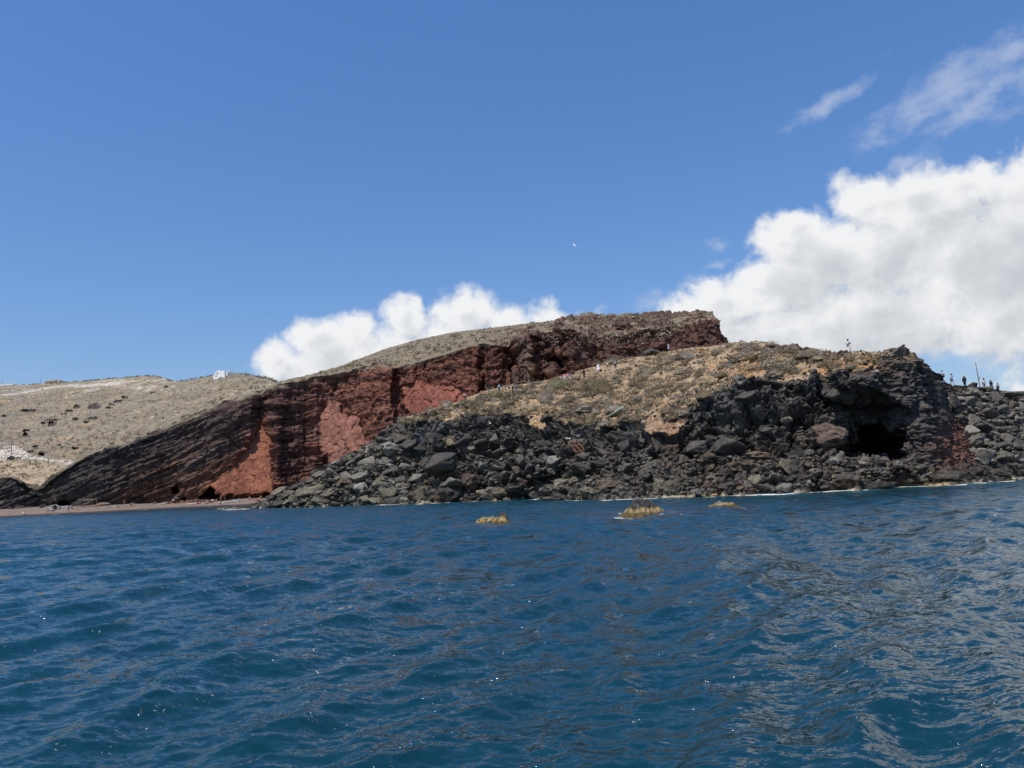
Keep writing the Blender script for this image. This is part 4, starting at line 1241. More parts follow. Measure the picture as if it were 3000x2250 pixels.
# the rest of the heap: scattered by zone, the larger ones as things
ZONES = [  # polygon, weight, size range (m), tones
    ([(560, 1092), (640, 1050), (700, 1020), (790, 968), (860, 930), (880, 1085), (700, 1094)], .50, (1.0, 3.4), ['olive', 'olive', 'grey', 'grey', 'pale', 'dark']),
    ([(870, 1085), (870, 960), (1100, 930), (1330, 960), (1330, 1076)], .06, (1.0, 3.2), ['olive', 'grey', 'dark', 'dark', 'brown', 'grey']),
    ([(1330, 1074), (1330, 975), (1560, 985), (1760, 985), (1990, 1002), (1990, 1045), (1760, 1058)], .06, (.8, 2.4), ['dark', 'dark', 'brown', 'olive', 'grey']),
    ([(2040, 850), (2120, 845), (2212, 862), (2330, 870), (2330, 1000), (2212, 1000), (2110, 1000), (2080, 930)], .38, (.8, 2.8), ['grey', 'grey', 'dark', 'pale', 'grey']),
]


def pick(poly):
    us_, vs_ = [p[0] for p in poly], [p[1] for p in poly]
    while True:
        u, v = random.uniform(min(us_), max(us_)), random.uniform(min(vs_), max(vs_))
        if inpoly(np.array([u]), np.array([v]), poly)[0] > 0:
            return u, v


def wgt_of(u, v):
    return u < 900 or u > 2030


placed = [(b[0], b[1], (b[2] + b[3]) / 4) for b in BL]
small = []
nthings = sum(1 for o in SC.objects if o.name.startswith('boulder'))
cand = []
for poly, wgt, (lo_, hi_), tones in ZONES:
    for _ in range(int(2200 * wgt)):
        u, v = pick(poly)
        s = lo_ * (hi_ / lo_) ** (random.random() ** 1.7)
        cand.append((s, u, v, random.choice(tones)))
cand.sort(reverse=True)
for s, u, v, tone in cand:
    g = ground(u, v, ('headland',), 3)
    if g is None:
        continue
    d = g[0][1]
    w = s / d * PF; h = w * random.uniform(.5, .9)
    rad_ = (w + h) / 4
    if any((u - a) ** 2 + (v - b_) ** 2 < (.62 * (rad_ + c)) ** 2 for a, b_, c in placed[:520]):
        continue
    if nthings < 300 and u < 2230:
        kind = random.choice(['block', 'block', 'block', 'slab', 'crust'] if wgt_of(u, v) else ['block', 'block', 'crust', 'crust', 'crust'])
        if boulder(u, v, w, h, tone, kind) is not None:
            nthings += 1
            placed.append((u, v, rad_))
    elif u < 900 or u > 2030 or random.random() < .12:
        small.append((g[0], s, tone))
for poly, wgt, (lo_, hi_), tones in ZONES:                       # cobbles between the boulders
    for _ in range(int(1700 * wgt) if wgt > .1 else 600):
        u, v = pick(poly)
        g = ground(u, v, ('headland',), 3)
        if g is not None:
            small.append((g[0], random.uniform(.22, .75), random.choice(tones)))
for _ in range(1500):                                             # loose stones over the ochre slope
    u, v = random.uniform(900, 2010), random.uniform(745, 930)
    g = hit(u, v, ('headland',))
    if g is not None and v < np.interp(u, BROW[:, 0], BROW[:, 1]) + 8:
        small.append((g[0], .18 + .5 * random.random() ** 2.5, random.choice(['dark', 'brown', 'grey', 'dark', 'red'])))


def scatter(name, items, shapes, label, category, mat_, sink=.2, flat=(.55, .9), col_of=None):
    """many copies joined into one mesh; items: (position, size, tone)"""
    Vs, Fs, Cs, base = [], [], [], 0
    for p, s, tone in items:
        W, F = shapes[random.randrange(len(shapes))]
        a = random.uniform(0, 6.28); ca, sa = math.cos(a), math.sin(a)
        t1 = random.uniform(-.4, .4); ct, st_ = math.cos(t1), math.sin(t1)
        S = np.array([s * .5 * random.uniform(.8, 1.2), s * .5 * random.uniform(.8, 1.2), s * .5 * random.uniform(*flat)])
        Q_ = W * S
        Q_ = np.stack([Q_[:, 0] * ct + Q_[:, 2] * st_, Q_[:, 1], -Q_[:, 0] * st_ + Q_[:, 2] * ct], 1)
        Q_ = np.stack([Q_[:, 0] * ca - Q_[:, 1] * sa, Q_[:, 0] * sa + Q_[:, 1] * ca, Q_[:, 2]], 1)
        Q_ += p + np.array([0, 0, S[2] * (1 - 2 * sink)])
        c = col_of(tone, W) if col_of else np.broadcast_to(TONES[tone][0] * random.uniform(.7, 1.25), (len(W), 3))
        Vs.append(Q_); Fs.append(F + base); Cs.append(c); base += len(W)
    return link(name, mesh_from(name, np.concatenate(Vs), np.concatenate(Fs), np.concatenate(Cs)), mat_, kind='stuff', label=label, category=category)


SH1 = [rock_shape(1, 300 + i, 7, .05) for i in range(8)]
SH2 = [hull_rock(400 + i, 9, .03, 0, .08) for i in range(8)]
bigs = [x for x in small if x[1] > .75]; sm = [x for x in small if x[1] <= .75]
scatter('rubble', bigs, SH2, 'smaller dark lava blocks filling the heap between the boulders', 'rubble', M_RUB)
scatter('gravel', sm, SH1, 'dark lava cobbles and loose stones on the shore and slopes', 'stones', M_RUB)

# reddish boulders set in the outcrop at the foot of the red hill
GR = 'rust-red boulders in the outcrop of the red hill'
for (u, v, w, h, tone, kind, lab) in [
    (1214, 722, 40, 34, 'rust', 'crust', 'big pitted rust-red boulder crowning the outcrop above the path'), (1232, 752, 36, 36, 'rust', 'crust', 'blocky rust-red boulder under the big pitted one'), (1170, 748, 30, 26, 'red', 'block', 'brown wedge of rock right of the pale streaked pillar'),
    (1325, 752, 52, 26, 'rust', 'crust', 'wide rust-red block at the right of the outcrop'), (1255, 770, 30, 18, 'red', 'block', None), (1355, 758, 30, 20, 'rust', 'block', None), (1348, 708, 50, 20, 'rust', 'crust', 'dark red rock overhanging a hollow on the hillside'), (1425, 745, 30, 16, 'rust', 'crust', None), ]:
    b_o = boulder(u, v, w, h, tone, kind, lab or single_out(f'{"large" if w > 35 else "small"} {NAMEC[tone]} block of the red hill outcrop {near(u, v)}'), names=('red_cliff',), group=GR)

# ------------------------------------------------------------------ reefs
REEF_M = mat_col('weedy reef', 6.0, .35, .6, 14.0)


def reef(u, v, wpx, hpx, label, horn, darktop):
    c = atz(u, v, 0.0); d = c[1]
    w, h = wpx / PF * d, hpx / PF * d
    n = 60
    th = np.linspace(0, 2 * math.pi, 120, endpoint=False); rr = np.linspace(1.25, 0, n)
    A, Rr_ = np.meshgrid(th, rr)
    x = np.cos(A) * Rr_ * w * .62; y = np.sin(A) * Rr_ * w * .40
    P = np.stack([x, y, np.zeros_like(x)], -1).reshape(-1, 3)
    r_ = Rr_.reshape(-1)
    s = int(u)
    edge_ = r_ + .30 * fbm(P, w * .35, 3, s)
    prof = sstep(edge_, 1.15, .30) ** .75
    z = -.45 + (.45 + h * .42) * prof
    nn = fbm(P, .5, 3, s + 1); fa_, _, ea_ = facets(P, .42, s + 2)
    fr = fbm(P, .16, 3, s + 3, ridge=True)
    fk, _, ek = facets(P, .2, s + 12, crack=.9)
    z += prof * (.12 * h * nn / .3 * .5 + .20 * fa_ * .5 + .03 * fr + .06 * fk * .6) - .02 * prof
    for hx, hw, hh in horn:
        q = np.hypot(P[:, 0] - hx * w / 2, P[:, 1] * .7) / (hw * w / 2)
        z += hh * h * sstep(1.1 - q + .5 * nn, 0, .75)
    P[:, 2] = z
    jx = .10 * np.stack([fbm(P, .3, 2, s + 5), fbm(P, .3, 2, s + 6)], 1)
    P[:, :2] += jx
    colr = lerp(C(.33, .20, .045), C(.24, .135, .03), sstep(nn, -.3, .3))
    colr = lerp(colr, C(.045, .033, .018), .85 * sstep(fbm(P, .28, 3, s + 14) + .5 * (1 - ek), .18, .5))
    colr = lerp(colr, C(.44, .37, .22), .55 * sstep(fr, .3, .7))
    hi = z / h + .18 * nn + .12 * fa_
    colr = lerp(colr, lerp(C(.05, .047, .045), C(.30, .27, .23), sstep(fa_, .1, .5) * .45), sstep(hi, darktop - .1, darktop + .12))
    colr = lerp(colr, C(.04, .028, .012), sstep(.20 - z, 0, .14) * .75 + .5 * sstep(-ea_, -.25, 0))
    o = link('reef', mesh_from('reef', P, grid_faces(n, 120, True), colr), REEF_M, label=label, category='reef rock', group='weedy reef rocks standing in the sea')
    o.location = (c[0], c[1] + w * .25, 0)
    o.rotation_euler[2] = -math.atan2(c[0], c[1])


reef(1062, 1131.5, 76, 30, 'nearest reef rock, yellow weed all over and a dark horn at one end', [(.72, .26, .40), (-.5, .3, .10)], .42)
reef(1397, 1110, 100, 37, 'widest reef rock, high dark crest above a skirt of orange weed', [(-.08, .5, .36), (-.5, .4, .14)], .26)
reef(1567, 1094.5, 66, 19, 'smallest reef rock, low and yellow-streaked with foam at its foot', [(-.2, .4, .12)], .40)

# ------------------------------------------------------------------ shrubs


def shrub_shape(seed, n=260, blade=.17):
    """cushion of twiggy leaf blades through a dome"""
    r = np.random.default_rng(seed)
    Vs, Cs = [], []
    for i in range(n):
        a = r.uniform(0, 6.283); e = math.asin(r.uniform(.02, 1.0))
        rad_ = r.uniform(.55, 1.0) * (1 + .18 * math.sin(3 * a + seed))
        d = np.array([math.cos(a) * math.cos(e), math.sin(a) * math.cos(e), math.sin(e)])
        p = d * rad_
        t = np.cross(d, r.normal(size=3)); t /= np.linalg.norm(t) + 1e-6
        up = d * .7 + r.normal(size=3) * .4; up /= np.linalg.norm(up)
        L, W = blade * r.uniform(.7, 1.4), blade * r.uniform(.28, .5)
        Vs += [p - t * W, p + t * W, p + up * L]
        s = r.uniform(.65, 1.3)
        Cs += [s] * 3
    V = np.array(Vs); V[:, 2] *= .75
    V0, F0 = ICO[2]
    core = V0 * np.array([.66, .66, .46]) * (1 + .12 * r.normal(size=(len(V0), 1))); core[:, 2] = np.maximum(core[:, 2], -.15)
    F = np.concatenate([np.arange(3 * n).reshape(-1, 3), F0 + 3 * n])
    return np.concatenate([V, core]), F, np.concatenate([np.array(Cs), np.full(len(V0), .72)])


SHTONE = {'grey-green': C(.26, .22, .15), 'straw': C(.42, .33, .20), 'grey': C(.31, .265, .195), 'olive': C(.20, .165, .098), 'green': C(.22, .215, .11), 'brown': C(.225, .168, .105)}
SHR = [shrub_shape(500 + i) for i in range(5)] + [shrub_shape(540 + i, 1100, .075) for i in range(2)]
SHME = {}


def shrub_mesh(tone, var):
    if (tone, var) not in SHME:
        V, F, s = SHR[var]
        SHME[(tone, var)] = mesh_from('shrub', V, F, SHTONE[tone][None] * s[:, None])
        SHME[(tone, var)].materials.append(M_SHRUB)
    return SHME[(tone, var)]


GS = 'dry cushion shrubs scattered over the headland'


def shrub(u, v, w, h, tone, label=None, names=('headland',)):
    g = ground(u, v + h * .35, names)
    if g is None:
        return None
    p = g[0]; d = p[1]
    o = bpy.data.objects.new('shrub', shrub_mesh(tone, random.randrange(5) if w < 38 else 5 + random.randrange(2)))
    COL.objects.link(o)
    o.location = p - np.array([0, 0, .05])
    o.scale = (w / PF * d / 2, w / PF * d / 2 * random.uniform(.8, 1.1), h / PF * d * 1.2)
    o.rotation_euler = (random.uniform(-.1, .1), random.uniform(-.1, .1), random.uniform(0, 6.28))
    if label is None:
        sz = w / PF * d
        size = 'wide' if sz > 3 else 'middling' if sz > 1.8 else 'small'
        label = single_out(f'{size} {tone} cushion shrub {near(u, v)}')
    o['label'] = label; o['category'] = 'shrub'; o['group'] = GS
    return o


SHB = [
    (1290, 826, 62, 40, 'olive', 'biggest olive shrub in the middle of the scrub slope'), (1262, 836, 40, 26, 'olive', None), (1310, 838, 44, 26, 'brown', None),
    (1071, 848, 46, 22, 'green', 'greenish cushion shrub under the walker in light blue'), (1046, 856, 40, 20, 'grey-green', None), (1094, 853, 34, 17, 'olive', None), (1030, 868, 50, 26, 'grey-green', None), (1003, 866, 22, 14, 'green', 'small green shrub at the feet of the white-shirted walker'),
    (1208, 828, 56, 30, 'green', 'rounded green shrub left of the pink-topped walker'), (1180, 856, 50, 26, 'grey', None), (1190, 840, 40, 22, 'grey-green', None), (1135, 840, 26, 14, 'olive', None),
    (973, 951, 34, 22, 'straw', 'blond grass tuft growing on top of the giant tilted boulder'), (965, 872, 34, 18, 'grey', None), (930, 886, 28, 16, 'grey', None), (905, 902, 26, 16, 'straw', None), (930, 905, 26, 14, 'grey', None), (870, 905, 22, 12, 'straw', None),
    (1330, 880, 60, 22, 'grey', None), (1370, 862, 50, 20, 'grey', None), (1320, 780, 44, 14, 'grey-green', None), (1400, 800, 50, 18, 'grey-green', None), (1440, 780, 60, 18, 'grey-green', None), (1380, 818, 46, 18, 'olive', None), (1470, 800, 44, 16, 'grey', None),
    (1490, 760, 46, 14, 'grey-green', None), (1550, 757, 40, 12, 'grey-green', None), (1640, 752, 36, 10, 'olive', None), (1740, 762, 66, 22, 'grey-green', 'spreading grey-green shrub on the ridge left of the white-dressed person'), (1700, 758, 40, 14, 'olive', None), (1800, 772, 34, 12, 'brown', None),
    (1963, 765, 16, 7, 'straw', 'wispy straw tuft on the skyline right of the white-dressed person'), (1600, 768, 40, 14, 'grey-green', None), (1560, 808, 40, 14, 'olive', None), (1620, 792, 40, 14, 'straw', None), (1665, 742, 30, 12, 'straw', None),
    (1240, 765, 44, 14, 'grey-green', None), (1290, 772, 40, 12, 'olive', None), (1100, 870, 46, 20, 'olive', None), (1150, 880, 40, 18, 'straw', None), (1230, 860, 44, 20, 'olive', None), (1260, 880, 50, 20, 'grey', None), (1420, 830, 44, 18, 'straw', None),
]
nsh = 0
for (u, v, w, h, tone, lab) in SHB:
    if shrub(u, v, w, h, tone, lab) is not None:
        nsh += 1
rest = []
SLP = [(870, 915), (930, 885), (1000, 868), (1080, 845), (1200, 808), (1300, 785), (1430, 762), (1560, 748), (1720, 752), (1830, 768), (1930, 768), (1900, 782), (1760, 800), (1620, 812), (1545, 850), (1480, 895), (1400, 915), (1290, 922), (1200, 915), (1106, 890), (1000, 898)]
cs = []
for _ in range(4200):
    u, v = pick(SLP)
    s = .35 + 2.3 * random.random() ** 3.2
    cs.append((s, u, v))
cs.sort(reverse=True)
for s, u, v in cs:
    g = hit(u, v, ('headland',))
    if g is None:
        continue
    p = g[0]
    dn_ = gnoise(p[None] / 7.0, 600)[0]
    if random.random() > .62 + .6 * dn_ or (u > 1480 and random.random() < .35):
        continue
    d = p[1]
    tone = random.choice(['grey-green', 'grey', 'brown', 'olive', 'straw', 'straw', 'brown'])
    if nsh < 300:
        w = s / d * PF
        if shrub(u, v, w, w * random.uniform(.32, .5), tone) is not None:
            nsh += 1
    else:
        rest.append((p, s, tone))
SHS = [(np.concatenate([x[0][:3 * 26]]), np.arange(3 * 26).reshape(-1, 3)) for x in [shrub_shape(700 + i, 26, .55) for i in range(6)]]


def shcol(tone, W):
    return SHTONE[tone][None] * np.random.uniform(.7, 1.25) * np.repeat(np.random.uniform(.75, 1.2, len(W) // 3), 3)[:, None]


scatter('undergrowth', rest, SHS, 'low dry cushion scrub covering the headland slope', 'scrub', M_SHRUB, sink=.5, flat=(.6, 1.0), col_of=shcol)

# scrub on the hills
SHD = [(np.concatenate([x[0][:3 * 12]]), np.arange(3 * 12).reshape(-1, 3)) for x in [shrub_shape(800 + i, 12, .9) for i in range(6)]]
items = []
for _ in range(6000):
    u = random.uniform(-150, 600); v = random.uniform(806, 1040)
    g = hit(u, v, ('far_hill',))
    if g is not None and g[2] == 'far_hill' and random.random() < .55 + .6 * gnoise(g[0][None] / 22.0, 610)[0]:
        items.append((g[0], .5 + 1.3 * random.random() ** 2.2, random.choice(['grey', 'straw', 'grey-green', 'brown'])))
for _ in range(260):                                             # bushes breaking the skyline
    u = random.uniform(0, 595)
    g = ground(u, np.interp(u, FS[:, 0], FS[:, 1]) - 3, ('far_hill',), 14)
    if g is not None:
        items.append((g[0], .8 + 1.5 * random.random() ** 2, random.choice(['olive', 'brown', 'grey'])))
scatter('hillside_scrub', items, SHD, 'dark dots of dry scrub all over the far hill', 'scrub', M_SHRUB, sink=.5, flat=(.7, 1.1), col_of=shcol)
items = []
for _ in range(7000):
    u = random.uniform(560, 1560); v = random.uniform(676, 830)
    g = hit(u, v, ('red_cliff',))
    if g is not None and v < np.interp(u, EDGE[:, 0], EDGE[:, 1]) + (25 if u > 1180 else -3) and v > np.interp(u, SKYL[:, 0], SKYL[:, 1]) + 2 and random.random() < .6 + .7 * gnoise(g[0][None] / 9.0, 620)[0]:
        if u > 1440 and inpoly(np.array([u]), np.array([v]), [(1450, 742), (1462, 722), (1500, 700), (1540, 690), (1572, 750)])[0] > 0 and random.random() < .9:
            continue
        items.append((g[0], .5 + 1.5 * random.random() ** 2, random.choice(['olive', 'brown', 'grey-green', 'grey'])))
scatter('cliff_top_scrub', items, SHD, 'dry scrub covering the hill above the red cliff', 'scrub', M_SHRUB, sink=.5, flat=(.6, 1.0), col_of=shcol)


# ------------------------------------------------------------------ small things: materials
def cm(name, c, rough=.8, **k):
    return mat_flat(name, C(*c), rough, **k)


MT = {k: cm(k, c, grain=9.0, var=.12) for k, c in {
    'skin': (.46, .28, .20), 'skin tan': (.36, .20, .13), 'cloth white': (.78, .77, .75), 'cloth cream': (.66, .62, .54), 'cloth black': (.018, .018, .022), 'cloth navy': (.025, .035, .075),
    'cloth grey': (.30, .30, .29), 'cloth sky blue': (.20, .38, .72), 'cloth pale blue': (.48, .58, .72), 'cloth pink': (.72, .22, .26), 'cloth red': (.55, .05, .04), 'cloth khaki': (.32, .30, .22), 'cloth blue': (.10, .16, .38), 'cloth orange': (.75, .30, .12), 'cloth jeans': (.16, .20, .28),
    'hair black': (.010, .009, .010), 'hair brown': (.09, .045, .025), 'hair auburn': (.085, .025, .018), 'hair fair': (.34, .22, .11), 'straw hat': (.52, .40, .22)}.items()}
M_WHITEWASH = cm('whitewash', (.80, .79, .76), grain=1.2, var=.06)
M_TANWALL = cm('ochre plaster', (.62, .50, .33), grain=.8, var=.08)
M_GLASS_SHADE = cm('dark opening', (.03, .03, .035), rough=.3)
M_RUST = cm('rusty iron', (.24, .125, .075), rough=.85, grain=14, var=.4)
M_WOOD = cm('weathered wood', (.27, .20, .14), grain=6, var=.3)
M_POLE = cm('dark pole wood', (.08, .06, .05), grain=4, var=.3)
M_CARD = cm('cardboard', (.42, .26, .13), grain=5, var=.15)
M_SHEET = cm('pale sheet', (.62, .66, .60), grain=4, var=.12)
M_STONEW = cm('limewashed stone', (.44, .42, .38), grain=2.5, var=.3, bump=.4)
M_PLASTIC = cm('white plastic', (.78, .79, .80), rough=.4)
M_ROPE = cm('rope', (.34, .28, .22), grain=12)


def empty(name, loc, rz=0.0, **props):
    o = bpy.data.objects.new(name, None)
    COL.objects.link(o)
    o.location = loc; o.rotation_euler = (0, 0, rz); o.empty_display_size = .3
    for k, v in props.items():
        if v is not None:
            o[k] = v
    return o


def bm_obj(name, bm, mt, parent=None, smooth=False, **props):
    me = bpy.data.meshes.new(name)
    bm.normal_update(); bm.to_mesh(me); bm.free()
    if smooth:
        me.polygons.foreach_set('use_smooth', np.ones(len(me.polygons), bool))
    return link(name, me, mt, parent, **props)


def box(bm, c, s, rot=None, bev=0.0):
    m = Matrix.Translation(c) @ (rot if rot is not None else Matrix.Identity(4)) @ Matrix.Diagonal((*s, 1))
    r = bmesh.ops.create_cube(bm, size=1.0, matrix=m)
    if bev:
        es = list({e for v in r['verts'] for e in v.link_edges})
        bmesh.ops.bevel(bm, geom=es, offset=bev, segments=1, affect='EDGES')
    return r


def tube(bm, pts, rad, seg=6):
    """tapered tube through points; rad: number or list"""
    pts = [Vector(p) for p in pts]
    rs = rad if hasattr(rad, '__len__') else [rad] * len(pts)
    rings = []
    for i, p in enumerate(pts):
        d = (pts[min(i + 1, len(pts) - 1)] - pts[max(i - 1, 0)]).normalized()
        x = d.orthogonal().normalized(); y = d.cross(x)
        rings.append([bm.verts.new(p + (x * math.cos(a) + y * math.sin(a)) * rs[i]) for a in [2 * math.pi * k / seg for k in range(seg)]])
    for a, b in zip(rings[:-1], rings[1:]):
        for k in range(seg):
            bm.faces.new((a[k], a[(k + 1) % seg], b[(k + 1) % seg], b[k]))
    bm.faces.new(rings[0][::-1]); bm.faces.new(rings[-1])


# ------------------------------------------------------------------ people
def joints(**mv):
    """standing figure 1.70 m tall, facing -Y (towards the boat); mv moves joints"""
    J = dict(pelvis=(0, 0, .93), spine=(0, 0, 1.12), chest=(0, 0, 1.33), neck=(0, 0, 1.47), head=(0, -.015, 1.57), crown=(0, -.01, 1.665),
             shl=(.18, 0, 1.405), ell=(.225, .01, 1.13), wrl=(.235, -.05, .89), hal=(.235, -.075, .80), shr=(-.18, 0, 1.405), elr=(-.225, .01, 1.13), wrr=(-.235, -.05, .89), har=(-.235, -.075, .80),
             hil=(.09, 0, .90), knl=(.10, -.02, .50), anl=(.10, .01, .085), tol=(.11, -.15, .035), hir=(-.09, 0, .90), knr=(-.10, -.02, .50), anr=(-.10, .01, .085), tor=(-.11, -.15, .035))
    J.update(mv)
    return J


RAD = dict(pelvis=.135, spine=.118, chest=.14, neck=.055, head=.088, crown=.062, sh=.068, el=.045, wr=.034, ha=.042, hi=.098, kn=.062, an=.044, to=.036)
BONES = [('pelvis', 'spine'), ('spine', 'chest'), ('chest', 'neck'), ('neck', 'head'), ('head', 'crown')] + [p for s in 'lr' for p in (('chest', 'sh' + s), ('sh' + s, 'el' + s), ('el' + s, 'wr' + s), ('wr' + s, 'ha' + s), ('pelvis', 'hi' + s), ('hi' + s, 'kn' + s), ('kn' + s, 'an' + s), ('an' + s, 'to' + s))]


def skin(J, bones, grow=0.0, rad=None):
    names = [n for n in J if any(n in b_ for b_ in bones)]
    ix = {n: i for i, n in enumerate(names)}
    me = bpy.data.meshes.new('tmp')
    me.from_pydata([J[n] for n in names], [(ix[a], ix[b_]) for a, b_ in bones], [])
    o = bpy.data.objects.new('tmp', me); COL.objects.link(o)
    o.modifiers.new('s', 'SKIN'); sb = o.modifiers.new('d', 'SUBSURF'); sb.levels = 1
    for n in names:
        k = n if n in RAD else n[:2]
        r = (rad or {}).get(k, RAD[k]) + grow
        sv = me.skin_vertices[0].data[ix[n]]
        sv.radius = (r, r * (.78 if k in ('pelvis', 'spine', 'chest') else 1)); sv.use_root = n in ('pelvis', 'hil') and n == names[0]
    bpy.context.view_layer.update()
    out = bpy.data.meshes.new_from_object(o.evaluated_get(bpy.context.evaluated_depsgraph_get()))
    bpy.data.objects.remove(o); bpy.data.meshes.remove(me)
    return out


ARMS = [p for p in BONES if p[0][:2] in ('sh',)]
TORSO = [('pelvis', 'spine'), ('spine', 'chest')] + [('chest', 'sh' + s) for s in 'lr']
SLEEVES = [('sh' + s, 'el' + s) for s in 'lr']
LSLEEVE = SLEEVES + [('el' + s, 'wr' + s) for s in 'lr']
HIPS = [('pelvis', 'hi' + s) for s in 'lr']
SHORTS = HIPS + [('hi' + s, 'kn' + s) for s in 'lr']
TROUS = SHORTS + [('kn' + s, 'an' + s) for s in 'lr']


def lean(J, ang, about='pelvis'):
    """bend the upper body forward (towards -Y)"""
    px, py, pz = J[about]
    up = [n for n in J if n not in ('pelvis',) and n[:2] not in ('hi', 'kn', 'an', 'to')]
    c, s = math.cos(ang), math.sin(ang)
    for n in up:
        x, y, z = J[n]; y -= py; z -= pz
        J[n] = (x, py + y * c - z * s, pz + z * c + y * s)
    return J


POSES = {
    'stand': joints(),
    'walk': lean(joints(knl=(.10, -.14, .52), anl=(.10, -.20, .10), tol=(.11, -.36, .06), knr=(-.10, .04, .50), anr=(-.10, .26, .14), tor=(-.11, .14, .04), ell=(.23, .10, 1.14), wrl=(.24, .12, .90), hal=(.24, .12, .81), elr=(-.23, -.09, 1.14), wrr=(-.23, -.22, .93), har=(-.23, -.27, .85)), .07),
    'climb': lean(joints(knl=(.11, -.26, .66), anl=(.11, -.22, .26), tol=(.12, -.38, .22), anr=(-.10, .10, .09), tor=(-.11, -.05, .035), ell=(.24, .05, 1.15), wrl=(.25, -.14, .98), hal=(.25, -.20, .93)), .30),
    'bend': lean(joints(knl=(.10, -.16, .52), knr=(-.10, -.10, .52), pelvis=(0, .12, .90), hil=(.09, .12, .87), hir=(-.09, .12, .87)), .95),
    'phone': joints(ell=(.23, -.12, 1.20), wrl=(.15, -.34, 1.34), hal=(.13, -.40, 1.41), elr=(-.23, -.08, 1.16), wrr=(-.08, -.28, 1.12), har=(-.02, -.33, 1.13)),
    'camera': joints(ell=(.24, -.14, 1.24), wrl=(.12, -.25, 1.44), hal=(.08, -.27, 1.50), elr=(-.24, -.14, 1.24), wrr=(-.12, -.25, 1.44), har=(-.08, -.27, 1.50)),
    'sit': None, 'lie': None, 'run': None,
}
Js = joints()
for n in list(Js):
    x, y, z = Js[n]
    if n[:2] not in ('kn', 'an', 'to'):
        Js[n] = (x, y + (.06 if z > 1.2 else 0), z - .80)
Js.update(knl=(.16, -.40, .40), anl=(.14, -.62, .09), tol=(.14, -.76, .05), knr=(-.16, -.42, .36), anr=(-.12, -.66, .09), tor=(-.12, -.80, .05), wrl=(.20, -.30, .34), hal=(.18, -.38, .36), ell=(.24, -.08, .40), wrr=(-.25, .14, .14), har=(-.26, .18, .05), elr=(-.26, .12, .36))
POSES['sit'] = Js
Jl = joints(ell=(.30, .02, 1.18), wrl=(.22, -.03, 1.42), hal=(.16, -.03, 1.52), elr=(-.26, 0, 1.14), knl=(.12, -.30, .56))
POSES['lie'] = {n: (x, z - .85, max(.10, -y + .13)) for n, (x, y, z) in Jl.items()}
POSES['run'] = lean(joints(knl=(.10, -.30, .62), anl=(.10, -.18, .28), tol=(.11, -.32, .22), knr=(-.10, .16, .52), anr=(-.10, .42, .24), tor=(-.11, .36, .12), ell=(.26, .16, 1.2), wrl=(.22, -.02, 1.08), hal=(.2, -.1, 1.08), elr=(-.26, -.14, 1.2), wrr=(-.2, -.34, 1.22), har=(-.18, -.40, 1.27)), .30)
PART = {}


def pmesh(pose, what):
    k = (pose, what)
    if k not in PART:
        J = POSES[pose]
        if what == 'body':
            PART[k] = skin(J, BONES)
        elif what == 'shirt':
            PART[k] = skin(J, TORSO + SLEEVES, .022)
        elif what == 'jacket':
            PART[k] = skin(J, TORSO + LSLEEVE, .032)
        elif what == 'shorts':
            PART[k] = skin({**J, **{'kn' + s: tuple(np.array(J['hi' + s]) * .25 + np.array(J['kn' + s]) * .75) for s in 'lr'}}, SHORTS, .024)
        elif what == 'trousers':
            PART[k] = skin(J, TROUS, .022)
        elif what == 'swimwear':
            PART[k] = skin(J, HIPS + [('pelvis', 'spine')], .014, dict(spine=.10))
        PART[k].name = what
        PART[k].polygons.foreach_set('use_smooth', np.ones(len(PART[k].polygons), bool))
    return PART[k]


def hair_mesh(J, style):
    h, cr = Vector(J['head']), Vector(J['crown'])
    up = (cr - h).normalized()
    bm = bmesh.new()
    back = Vector((0, 1, 0)) if abs(up.y) < .8 else Vector((0, 0, -1))
    if style in ('short', 'long'):
        bmesh.ops.create_icosphere(bm, subdivisions=2, radius=1.0, matrix=Matrix.Translation(h + up * .055 + back * .022) @ Matrix.Diagonal((.108, .115, .105, 1)))
        if style == 'long':
            bmesh.ops.create_icosphere(bm, subdivisions=2, radius=1.0, matrix=Matrix.Translation(h - up * .10 + back * .07) @ Matrix.Diagonal((.125, .07, .20, 1)))
    elif style == 'cap':
        bmesh.ops.create_icosphere(bm, subdivisions=2, radius=1.0, matrix=Matrix.Translation(h + up * .065) @ Matrix.Diagonal((.108, .112, .085, 1)))
        box(bm, h + up * .06 - back * .15, (.15, .13, .018))
    elif style == 'hat':
        r = bmesh.ops.create_cone(bm, cap_ends=True, segments=14, radius1=.215, radius2=.20, depth=.022, matrix=Matrix.Translation(h + up * .075))
        bmesh.ops.create_cone(bm, cap_ends=True, segments=14, radius1=.115, radius2=.085, depth=.12, matrix=Matrix.Translation(h + up * .14))
    return bm


def skirt_bm(J, z0, z1, r0, r1, folds=9, sway=(0, 0)):
    bm = bmesh.new()
    seg, rings = 36, []
    cx, cy, _ = J['pelvis']
    for i in range(7):
        t = i / 6
        ring = []
        for k in range(seg):
            a = 2 * math.pi * k / seg
            r = r0 + (r1 - r0) * t ** .8 + .03 * t * math.sin(folds * a + 2 * t)
            ring.append(bm.verts.new((cx + r * math.cos(a) + sway[0] * t * t, cy + .8 * r * math.sin(a) + sway[1] * t * t, z0 + (z1 - z0) * t)))
        rings.append(ring)
    for a, b in zip(rings[:-1], rings[1:]):
        for k in range(seg):
            bm.faces.new((a[k], a[(k + 1) % seg], b[(k + 1) % seg], b[k]))
    bm.faces.new(rings[0][::-1]); bm.faces.new(rings[-1])
    return bm


